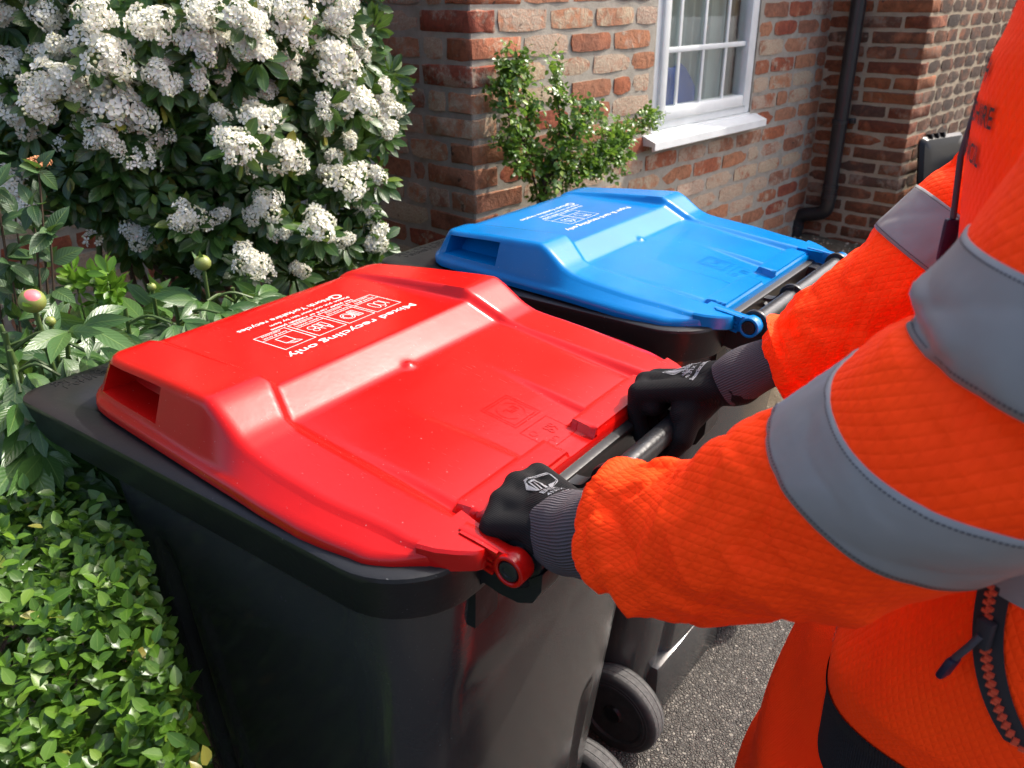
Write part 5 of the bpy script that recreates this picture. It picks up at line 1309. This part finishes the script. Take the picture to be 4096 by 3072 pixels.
# left sleeve (near the camera)
LP_ = [W(.098, .195, 1.061), W(.126, .204, 1.079), W(.186, .216, 1.109), W(.247, .230, 1.160), W(.311, .240, 1.221), W(.350, .245, 1.272), W(.385, .240, 1.335), W(.420, .226, 1.410), W(.440, .180, 1.475), W(.435, .090, 1.490)]
LR_ = [.0450, .0520, .0600, .0670, .0720, .0750, .0780, .0800, .0740, .0560]
Pl, Rl, Sl = arc_path(LP_, LR_, 26)
fr0 = frames(Pl)
def crease_angle(P, i, direction):
    t, nn, bb = frames(P)[i]; return math.atan2(bb.dot(direction), nn.dot(direction))
iE = 26 * 5 - 6
dl = folds(3, .0042, Sl[iE] + .026, crease_angle(Pl, iE, (W(0, 0, 0) - W(.5, -.25, 0) + Vector((0, 0, .45))).normalized()), Sl[-1], ((Sl[104] - .03, Sl[104] + .05), (Sl[130] + .045, Sl[130] + .10)))
sl = cloth('sleeve', sleeve_rings(Pl, Rl, Sl, dl), M['hivis'], person, (False, True))
def idx_at(S, s): return min(range(len(S)), key=lambda i: abs(S[i] - s))
def sleeve_band(P, rr, S, disp, s0, s1, shear=0.0, name='reflective_band'):
    """tape sewn flat round the sleeve; shear slides the side facing up-left towards the wrist"""
    fr = frames(P); ref = (_up * .75 - _right * .65).normalized(); rings = []; n = 22
    def pt(s, a, ex):
        i = max(0, min(len(S) - 2, next((k for k in range(len(S) - 1) if S[k + 1] >= s), len(S) - 2))); f = max(0., min(1., (s - S[i]) / (S[i + 1] - S[i])))
        p = P[i].lerp(P[i + 1], f); nn = fr[i][1].lerp(fr[i + 1][1], f); bb = fr[i][2].lerp(fr[i + 1][2], f); r = lerp(rr[i], rr[i + 1], f) + ex + disp(s, a); return p + (nn * math.cos(a) + bb * math.sin(a)) * r
    im = idx_at(S, (s0 + s1) / 2); a_ref = math.atan2(fr[im][2].dot(ref), fr[im][1].dot(ref))
    for j in range(n + 1):
        w = s0 + (s1 - s0) * j / n; ex = .0013 if 0 < j < n else -.0006
        if j == 1: w = s0 + (s1 - s0) * .004
        if j == n - 1: w = s1 - (s1 - s0) * .004
        rings.append([pt(w - shear * math.cos(2 * math.pi * (k % (NS - 1)) / (NS - 1) - a_ref), 2 * math.pi * (k % (NS - 1)) / (NS - 1), ex) for k in range(NS)])
    o = cloth(name, rings, M['tape'], person)
    # stitch line along both edges
    vs = []; fs = []
    for w in (s0 + .0035, s1 - .0035):
        for k in range(0, 2 * (NS - 1)):
            a0 = math.pi * k / (NS - 1); a1 = a0 + math.pi / (NS - 1) * .62; q = []
            for a, dw in ((a0, -.0005), (a1, -.0005), (a1, .0005), (a0, .0005)): q.append(pt(w + dw - shear * math.cos(a - a_ref), a, .0019) - PB)
            b = len(vs); vs += q; fs.append((b, b + 1, b + 2, b + 3))
    st = obj('stitching', vs, fs, M['cordgrey'], o, False); st['kind'] = 'stuff'; return o
sleeve_band(Pl, Rl, Sl, dl, Sl[26 * 4] - .016, Sl[26 * 4] + .042, .030); sleeve_band(Pl, Rl, Sl, dl, Sl[26 * 5] + .032, Sl[26 * 5] + .088, .022)
# right sleeve (far arm)
RP_ = [W(.104, -.164, 1.090), W(.128, -.170, 1.103), W(.173, -.190, 1.155), W(.231, -.215, 1.222), W(.275, -.235, 1.275), W(.325, -.240, 1.335), W(.385, -.232, 1.410), W(.432, -.182, 1.475), W(.435, -.090, 1.490)]
RR_ = [.0360, .0470, .0560, .0610, .0640, .0690, .0750, .0740, .0560]
Pr, Rr_, Sr = arc_path(RP_, RR_, 26)
jE = 26 * 4 + 6
dr = folds(8, .0038, Sr[jE] + .02, crease_angle(Pr, jE, (W(0, 0, 0) - W(.5, -.2, 0) + Vector((0, 0, .6))).normalized()), Sr[-1], ((Sr[78] - .01, Sr[78] + .055),))
cloth('sleeve', sleeve_rings(Pr, Rr_, Sr, dr), M['hivis'], person, (False, True))
sleeve_band(Pr, Rr_, Sr, dr, Sr[26 * 3] - .006, Sr[26 * 3] + .052, .010)
# ribbed cuffs
def cuff(pts, radii, seed):
    P, rr, S = arc_path([W(*p) for p in pts], radii, 14); rng = random.Random(seed); p0 = rng.uniform(0, 6)
    d = lambda s, a: .0016 * math.sin(90 * s + p0 + 1.2 * math.sin(a)) + .0010 * math.sin(3 * a + 60 * s)
    rg = sleeve_rings(P, rr, S, d); return cloth('cuff', rg, M['rib'], person)
cuff([(.026, .170, 1.020), (.050, .178, 1.030), (.078, .188, 1.046), (.112, .200, 1.071)], [.0330, .0395, .0400, .040], 1)
cuff([(.056, -.148, 1.056), (.074, -.153, 1.069), (.104, -.164, 1.090), (.128, -.170, 1.103)], [.0285, .0300, .0300, .030], 2)
# jacket body
def torso_pt(a, z, extra=0.0):
    """a = 0 at the front middle, positive to the worker's left"""
    prof = [(.80, .150, .152), (.862, .153, .158), (.880, .156, .168), (.95, .152, .196), (1.05, .143, .206), (1.20, .138, .212), (1.33, .135, .215), (1.44, .132, .208), (1.50, .118, .180), (1.54, .088, .115), (1.585, .068, .078)]
    hd = interp([(p[0], p[1]) for p in prof], z); hw = interp([(p[0], p[2]) for p in prof], z); cu = interp([(.80, .412), (.90, .415), (1.2, .424), (1.45, .420), (1.56, .400)], z)
    ca, sa = math.cos(a), math.sin(a); e = 2 / 2.35; x = abs(ca) ** e * (1 if ca > 0 else -1); y = abs(sa) ** e * (1 if sa > 0 else -1)
    m = sstep(.87, .95, z) * (1 - sstep(1.40, 1.5, z))
    w = (.0035 * math.sin(3 * a + 14 * z) + .0028 * math.sin(5 * a - 23 * z + 1) + .004 * math.sin(9 * z + 2 * math.sin(a)) + .003 * max(0, math.sin(17 * z + 4 * a)) ** 2) * m
    return W(cu - (hd + w + extra) * x, (hw + w + extra) * y, z + .04 * sa * sa * (1 - sstep(.87, 1.0, z)))
def torso_rings(z0, z1, n, extra=0.0, a0=-math.pi, a1=math.pi, m=140): return [[torso_pt(lerp(a0, a1, k / m), lerp(z0, z1, i / n), extra) for k in range(m + 1)] for i in range(n + 1)]
body_j = cloth('jacket_body', torso_rings(.882, 1.585, 92), M['hivis'], person)
cloth('hem', torso_rings(.792, .888, 16, .0015), M['ribdark'], person)
cloth('reflective_band', torso_rings(1.135, 1.195, 12, .0022), M['tape'], person)
# stand-up collar
rgc = [[torso_pt(lerp(-math.pi, math.pi, k / 80), z, e) for k in range(81)] for z, e in ((1.57, .002), (1.60, .004), (1.625, .005), (1.625, .001))]
cloth('collar', rgc, M['hivis'], person)
def zip_strip(fn, n, w, name_tape, pitch=.0032, tooth=.0024):
    """fn(t) -> (point, across, out)"""
    vs = []; fs = []
    for i in range(n + 1):
        p, ac, ou = fn(i / n); vs += [p - ac * w + ou * .0006 - PB, p + ou * .0014 - PB, p + ac * w + ou * .0006 - PB]
        if i: a = 3 * (i - 1); fs += [(a, a + 1, a + 4, a + 3), (a + 1, a + 2, a + 5, a + 4)]
    obj(name_tape, vs, fs, M['ziptape'], person)
    L = sum(((fn((i + 1) / n)[0]) - fn(i / n)[0]).length for i in range(n)); k = int(L / pitch); bm = bmesh.new()
    for j in range(k):
        p, ac, ou = fn((j + .5) / k); t = ac.cross(ou).normalized(); sgn = 1 if j % 2 else -1; c = p + ac * sgn * tooth * .55 + ou * .0028 - PB
        m4 = Matrix((ac, t, ou)).transposed().to_4x4(); m4.translation = c; box_bm(bm, (-tooth * .8, -pitch * .42, -.0012), (tooth * .8, pitch * .42, .0014), 0, m4)
    return bm_obj('zip_teeth', bm, M['zip'], person, False)
def on_torso(a, z, e=.0):
    p = torso_pt(a, z, e); pa = torso_pt(a + .01, z, e); pz = torso_pt(a, z + .005, e); ac = (pa - p).normalized(); up = (pz - p).normalized(); ou = up.cross(ac).normalized()
    if ou.dot(p - W(.42, 0, z)) < 0: ou = -ou
    return p, ac, ou
zip_strip(lambda t: on_torso(0.0, lerp(.80, 1.60, t), .001), 70, .011, 'zip_tape', .0042, .0036)
zip_strip(lambda t: on_torso(lerp(1.265, 1.32, t) + .22 * t * t, lerp(1.140, 1.02, t), .001), 24, .0105, 'pocket_zip_tape')
# pulls
def pull(path, tab_c, tab_dir, tab_len, tab_w):
    z = empty('zip_pull', parent=person); tube('cord', [p - PB for p in path], .0024, M['cordgrey'], z, 8)
    d = tab_dir.normalized(); n = Vector((0, 0, 1)).cross(d); n = n.normalized() if n.length > .05 else Vector((1, 0, 0)); o = d.cross(n); m4 = Matrix((n, d, o)).transposed().to_4x4(); m4.translation = tab_c - PB
    bm = bmesh.new(); box_bm(bm, (-tab_w / 2, 0, -.0028), (tab_w / 2, tab_len, .0028), .0025, m4); bm_obj('tab', bm, M['rubbertab'], z, True, 40); return z
p0, ac0, ou0 = on_torso(1.30, 1.106, .004); q1 = p0 + ou0 * .008 + Vector((0, 0, -.026)) - ac0 * .010
sl_ = bmesh.new(); m4 = Matrix((ac0, ou0.cross(ac0), ou0)).transposed().to_4x4(); m4.translation = p0 - PB; box_bm(sl_, (-.0055, -.011, -.001), (.0055, .011, .006), .002, m4); bm_obj('zip_slider', sl_, M['ziptape'], person, True, 35)
pull([p0 + ou0 * .006, p0 + ou0 * .010 + Vector((0, 0, -.010)) - ac0 * .003, q1], q1, Vector((0, 0, -1)) - ac0 * .25, .020, .0125)
p1 = torso_pt(0.02, 1.408, .007); q2 = torso_pt(0.04, 1.318, .010)
pull([p1, p1.lerp(q2, .5) + W(-.004, 0, 0) - W(0, 0, 0), q2], q2, Vector((0, 0, -1)), .034, .012)
# trousers: one continuous garment of seat and two legs
def leg(pts, radii, seed):
    P, rr, S = arc_path([W(*p) for p in pts], radii, 16); rng = random.Random(seed); ph = [rng.uniform(0, 6) for _ in range(4)]
    d = lambda s, a: .006 * math.sin(2 * a + 13 * s + ph[0]) * sstep(.02, .1, s) + .005 * max(0, math.sin(4 * a + 21 * s + ph[1])) ** 2 + .004 * math.sin(31 * s + 3 * a + ph[2]); return sleeve_rings(P, rr, S, d)
cloth('trouser_leg', leg([(.372, -.075, .90), (.330, -.088, .84), (.290, -.098, .72), (.252, -.102, .54), (.285, -.104, .32), (.330, -.106, .07)], [.112, .116, .108, .098, .088, .085], 4), M['hivis_plain'], person, (True, True))
cloth('trouser_leg', leg([(.430, .075, .90), (.440, .090, .80), (.455, .100, .68), (.460, .105, .50), (.480, .108, .30), (.500, .110, .07)], [.112, .114, .106, .095, .088, .085], 6), M['hivis_plain'], person, (True, True))
cloth('trouser_seat', torso_rings(.70, .84, 14, -.012), M['hivis_plain'], person, (True, False))
for (u, v) in ((.330, -.106), (.500, .110)):
    rgs = [[W(u - .06 + rx * math.cos(R(a)) - .0, v + ry * math.sin(R(a)), z) for a in range(0, 361, 12)] for z, rx, ry in ((.0, .135, .048), (.012, .14, .052), (.05, .135, .05), (.075, .11, .048), (.10, .075, .05), (.16, .07, .055))]
    cloth('boot', rgs, M['boot'], person, (True, True))

# ------------------------------------------------------------------ solid shapes grown from capsules (gloves, body)
def capsules(name, caps, voxel, mat, parent, smooth_it=4, factor=.6):
    bm = bmesh.new()
    for (p, q, r1, r2) in caps:
        b2 = bmesh.new(); a = bmesh.ops.create_icosphere(b2, subdivisions=2, radius=1.0)['verts']
        for v in a: v.co = v.co * r1 + p
        b = bmesh.ops.create_icosphere(b2, subdivisions=2, radius=1.0)['verts']
        for v in b: v.co = v.co * r2 + q
        bmesh.ops.convex_hull(b2, input=b2.verts); tmp = bpy.data.meshes.new('t'); b2.to_mesh(tmp); b2.free(); bm.from_mesh(tmp); bpy.data.meshes.remove(tmp)
    me = bpy.data.meshes.new(name); bm.to_mesh(me); bm.free(); o = bpy.data.objects.new('tmp', me); COL.objects.link(o)
    md = o.modifiers.new('r', 'REMESH'); md.mode = 'VOXEL'; md.voxel_size = voxel; ms = o.modifiers.new('s', 'SMOOTH'); ms.factor = factor; ms.iterations = smooth_it
    dg = bpy.context.evaluated_depsgraph_get(); new = bpy.data.meshes.new_from_object(o.evaluated_get(dg)); bpy.data.objects.remove(o); bpy.data.meshes.remove(me)
    new.name = name; new.materials.clear(); new.materials.append(mat); new.polygons.foreach_set('use_smooth', [True] * len(new.polygons)); return link(name, new, parent)
def hand(side, knuckles, wrist, name='glove'):
    """knuckles: four (u, v, z) from index to little finger; fingers close round the bar"""
    c = []; wr = Vector(wrist); G = lambda p: W(*p) - PB
    bar_z = .9985
    for i, k in enumerate(knuckles):
        k = Vector(k); w = wr + Vector((0, (k.y - wr.y) * .42, 0.0)); r = (.0138, .0142, .0136, .0122)[i]
        c.append((G(w), G(k), .0165, r))
        ln = (.96, 1.03, .98, .86)[i]
        vv = k.y; f1 = Vector((-.0345 * ln - .004, vv, bar_z + .010)); f2 = Vector((-.028 * ln, vv + .001, bar_z - .022)); f3 = Vector((-.004, vv + .0015, bar_z - .0315)); f4 = Vector((.014 * ln, vv + .002, bar_z - .024))
        rr = (.0112, .0112, .0108, .0098)[i]
        c += [(G(k), G(f1), r * .97, rr * 1.05), (G(f1), G(f2), rr * 1.05, rr), (G(f2), G(f3), rr, rr * .94), (G(f3), G(f4), rr * .94, rr * .82)]
    ki, kl = Vector(knuckles[0]), Vector(knuckles[3]); mid = (ki + kl) / 2
    for a_, b_ in zip(knuckles, knuckles[1:]):      # stretched knit between the knuckles and the finger backs
        a_, b_ = Vector(a_), Vector(b_); dn = Vector((.002, 0, -.0015)); c += [(G(a_ + dn), G(b_ + dn), .0140, .0136), (G(a_.lerp(wr, .45) + dn), G(b_.lerp(wr, .45) + dn), .0165, .0165), (G(Vector((-.036, a_.y, bar_z + .008))), G(Vector((-.036, b_.y, bar_z + .008))), .0108, .0108)]
    c += [(G(wr + Vector((.022, 0, .008))), G(wr.lerp(mid, .35)), .0300, .0265), (G(wr.lerp(ki, .35) + Vector((0, 0, -.004))), G(wr.lerp(kl, .4) + Vector((0, 0, -.004))), .020, .018), (G(wr.lerp(mid, .3)), G(wr.lerp(mid, .75)), .0235, .0185)]
    c += [(G(Vector((.022, ki.y + side * .004, bar_z + .022))), G(Vector((.020, kl.y - side * .006, bar_z + .020))), .0165, .0150), (G(Vector((-.016, ki.y + side * .002, bar_z + .022))), G(Vector((-.014, kl.y - side * .004, bar_z + .018))), .0130, .0120), (G(wr + Vector((-.008, 0, -.012))), G(Vector((.026, ki.y + side * .006, bar_z + .010))), .0215, .0170)]
    # thumb leaves the side of the palm and closes under the bar
    t0 = wr.lerp(ki, .30) + Vector((.004, .006 * -side, -.010)); t1 = Vector((.0305, ki.y - side * .010, bar_z - .002)); t2 = Vector((.018, ki.y - side * .016, bar_z - .024)); t3 = Vector((-.006, ki.y - side * .014, bar_z - .031))
    c += [(G(t0), G(t1), .0175, .0150), (G(t1), G(t2), .0145, .0122), (G(t2), G(t3), .0122, .0102)]
    return capsules(name, c, .0022, M['glove'], person, 16, .6)
gl = hand(1, [(-.032, .116, 1.0330), (-.0375, .145, 1.0350), (-.0365, .172, 1.0300), (-.0300, .198, 1.0200)], (.040, .172, 1.034))
gr = hand(-1, [(-.036, -.108, 1.0350), (-.041, -.136, 1.0370), (-.039, -.163, 1.0320), (-.032, -.188, 1.0230)], (.050, -.150, 1.054))
def bvh_of(o):
    me = o.data; return BVHTree.FromPolygons([v.co.copy() for v in me.vertices], [tuple(p.vertices) for p in me.polygons])
def stick(o, tree, fn, direction, lift=.0007):
    """lay flat artwork on a surface: fn maps (x, y) to a start point, cast along direction"""
    for v in o.data.vertices:
        p = fn(v.co.x, v.co.y); hit = tree.ray_cast(p, direction, .06)
        if hit[0] is None: hit = tree.find_nearest(p + direction * .035)
        v.co = hit[0] + hit[1].normalized() * lift * (1 if hit[1].dot(direction) < 0 else -1) if hit[0] is not None else p
    o.data.update()
def flat_strokes(polys, width):
    vs = []; fs = []
    for poly in polys:
        pts = []
        for a, b in zip(poly, poly[1:]):
            m = max(1, int(math.hypot(b[0] - a[0], b[1] - a[1]) / .15))
            for k in range(m): pts.append((lerp(a[0], b[0], k / m), lerp(a[1], b[1], k / m)))
        pts.append(poly[-1])
        for a, b in zip(pts, pts[1:]):
            dx, dy = b[0] - a[0], b[1] - a[1]; l = math.hypot(dx, dy) or 1; nx, ny = -dy / l * width / 2, dx / l * width / 2; k = len(vs)
            vs += [(a[0] + nx, a[1] + ny, 0), (a[0] - nx, a[1] - ny, 0), (b[0] - nx, b[1] - ny, 0), (b[0] + nx, b[1] + ny, 0)]; fs.append((k, k + 1, k + 2, k + 3))
    return vs, fs
def rr_poly(x0, x1, y0, y1, r):
    p = []
    for cx, cy, a0 in ((x1 - r, y1 - r, 0), (x0 + r, y1 - r, 90), (x0 + r, y0 + r, 180), (x1 - r, y0 + r, 270)): p += [(cx + r * math.cos(R(a0 + 22.5 * k)), cy + r * math.sin(R(a0 + 22.5 * k))) for k in range(5)]
    return p + [p[0]]
def glove_print(g, origin, xdir, ydir, size, parent):
    tree = bvh_of(g); O = Vector(origin); X = Vector(xdir).normalized() * size; Y = Vector(ydir).normalized() * size; D = X.cross(Y).normalized()
    if D.z > 0: D = -D
    Wv = lambda x, y: (W(*(O + X * x + Y * y)) - PB) - (W(*D) - W(0, 0, 0)) * .03
    Dw = (W(*D) - W(0, 0, 0)).normalized()
    parts = [('JTS', .03, 1.07, .55, .05), ('EN388', .0, .42, .26, .02), ('4131X', .0, .16, .22, .02), ('Superior UK', -.1, -.10, .19, .02)]
    for body, x, y, s, bold in parts:
        o = ring_text(body, s, M['gprint'], g, None, 'glove_print', 0.0, bold * .3)
        for v in o.data.vertices: v.co.x += x; v.co.y += y
        stick(o, tree, Wv, Dw)
    vs, fs = flat_strokes([rr_poly(-.12, 1.05, .95, 1.62, .2), rr_poly(-.06, .99, 1.0, 1.57, .16), [(-.1, -.12), (1.1, -.12)], rr_poly(.75, 1.05, .22, .52, .08)], .034)
    o = obj('glove_print', vs, fs, M['gprint'], g, False); stick(o, tree, Wv, Dw)
glove_print(gl, (.026, .176, 1.08), (.25, -.95, 0), (-.95, -.25, 0), .033, person)
glove_print(gr, (.024, -.124, 1.09), (.15, -.98, 0), (-.98, -.15, 0), .031, person)
# lettering on the chest
def chest_text():
    for body, a0, z, s in (('NORTH', .16, 1.424, .0172), ('YORKSHIRE', .16, 1.400, .0172), ('COUNCIL', .16, 1.376, .0172)):
        o = ring_text(body, 1.0, M['ink'], person, None, 'chest_lettering', 0.0, .02)
        for v in o.data.vertices:
            p = torso_pt(a0 + v.co.x * s / .185, z + v.co.y * s, .0016); v.co = p - PB
        o.data.update()
    vs, fs = flat_strokes([circ(.5, 2.6, .45, .45, 16, 20, 300), [(0.2, 2.1), (.9, 2.9)], circ(1.5, 2.5, .3, .3, 10, 0, 200), [(1.0, 2.0), (2.0, 2.4)]], .12)
    o = obj('chest_emblem', vs, fs, M['ink'], person, False)
    for v in o.data.vertices: v.co = torso_pt(.14 + v.co.x * .0165 / .185, 1.404 + v.co.y * .0165, .0016) - PB
chest_text()
# body inside the clothes, with head
def body():
    G = lambda u, v, z: W(u, v, z) - PB; c = []
    c += [(G(.42, 0, .92), G(.42, 0, 1.15), .10, .10), (G(.42, -.06, 1.15), G(.42, .06, 1.15), .09, .09), (G(.42, -.09, 1.36), G(.42, .09, 1.36), .085, .085), (G(.42, 0, 1.15), G(.42, 0, 1.38), .10, .09), (G(.415, 0, 1.45), G(.385, 0, 1.60), .058, .054)]
    c += [(G(.370, 0, 1.70), G(.385, 0, 1.735), .078, .083), (G(.345, 0, 1.645), G(.355, 0, 1.69), .052, .068), (G(.300, 0, 1.672), G(.286, 0, 1.668), .012, .012), (G(.305, 0, 1.70), G(.292, 0, 1.67), .010, .010)]
    for s in (1, -1): c += [(G(.385, s * .082, 1.69), G(.392, s * .086, 1.715), .013, .015), (G(.300, s * .030, 1.705), G(.300, s * .032, 1.705), .013, .013)]
    for pts, rad in ((LP_, .04), (RP_, .032)):
        for a, b in zip(pts, pts[1:]): c.append((a - PB, b - PB, rad * .8, rad * .85))
    for pts in ([(.372, -.075, .90), (.29, -.098, .72), (.255, -.102, .52), (.33, -.106, .10)], [(.43, .075, .90), (.455, .10, .68), (.46, .105, .5), (.50, .11, .10)]):
        for a, b in zip(pts, pts[1:]): c.append((G(*a), G(*b), .065, .06))
    b = capsules('body', c, .010, M['skin'], person, 4)
    h = capsules('hair', [(G(.392, 0, 1.745), G(.405, 0, 1.765), .086, .078), (G(.43, 0, 1.70), G(.42, 0, 1.74), .070, .075), (G(.36, 0, 1.785), G(.40, 0, 1.80), .055, .06)], .009, M['hair'], person, 3)
    for s in (1, -1):
        bm = bmesh.new(); bmesh.ops.create_uvsphere(bm, u_segments=12, v_segments=8, radius=.0115); e = bm_obj('eye', bm, mat_base('eye_white', (.7, .7, .7), .2), person); e.location = G(.298, s * .031, 1.704)
body()
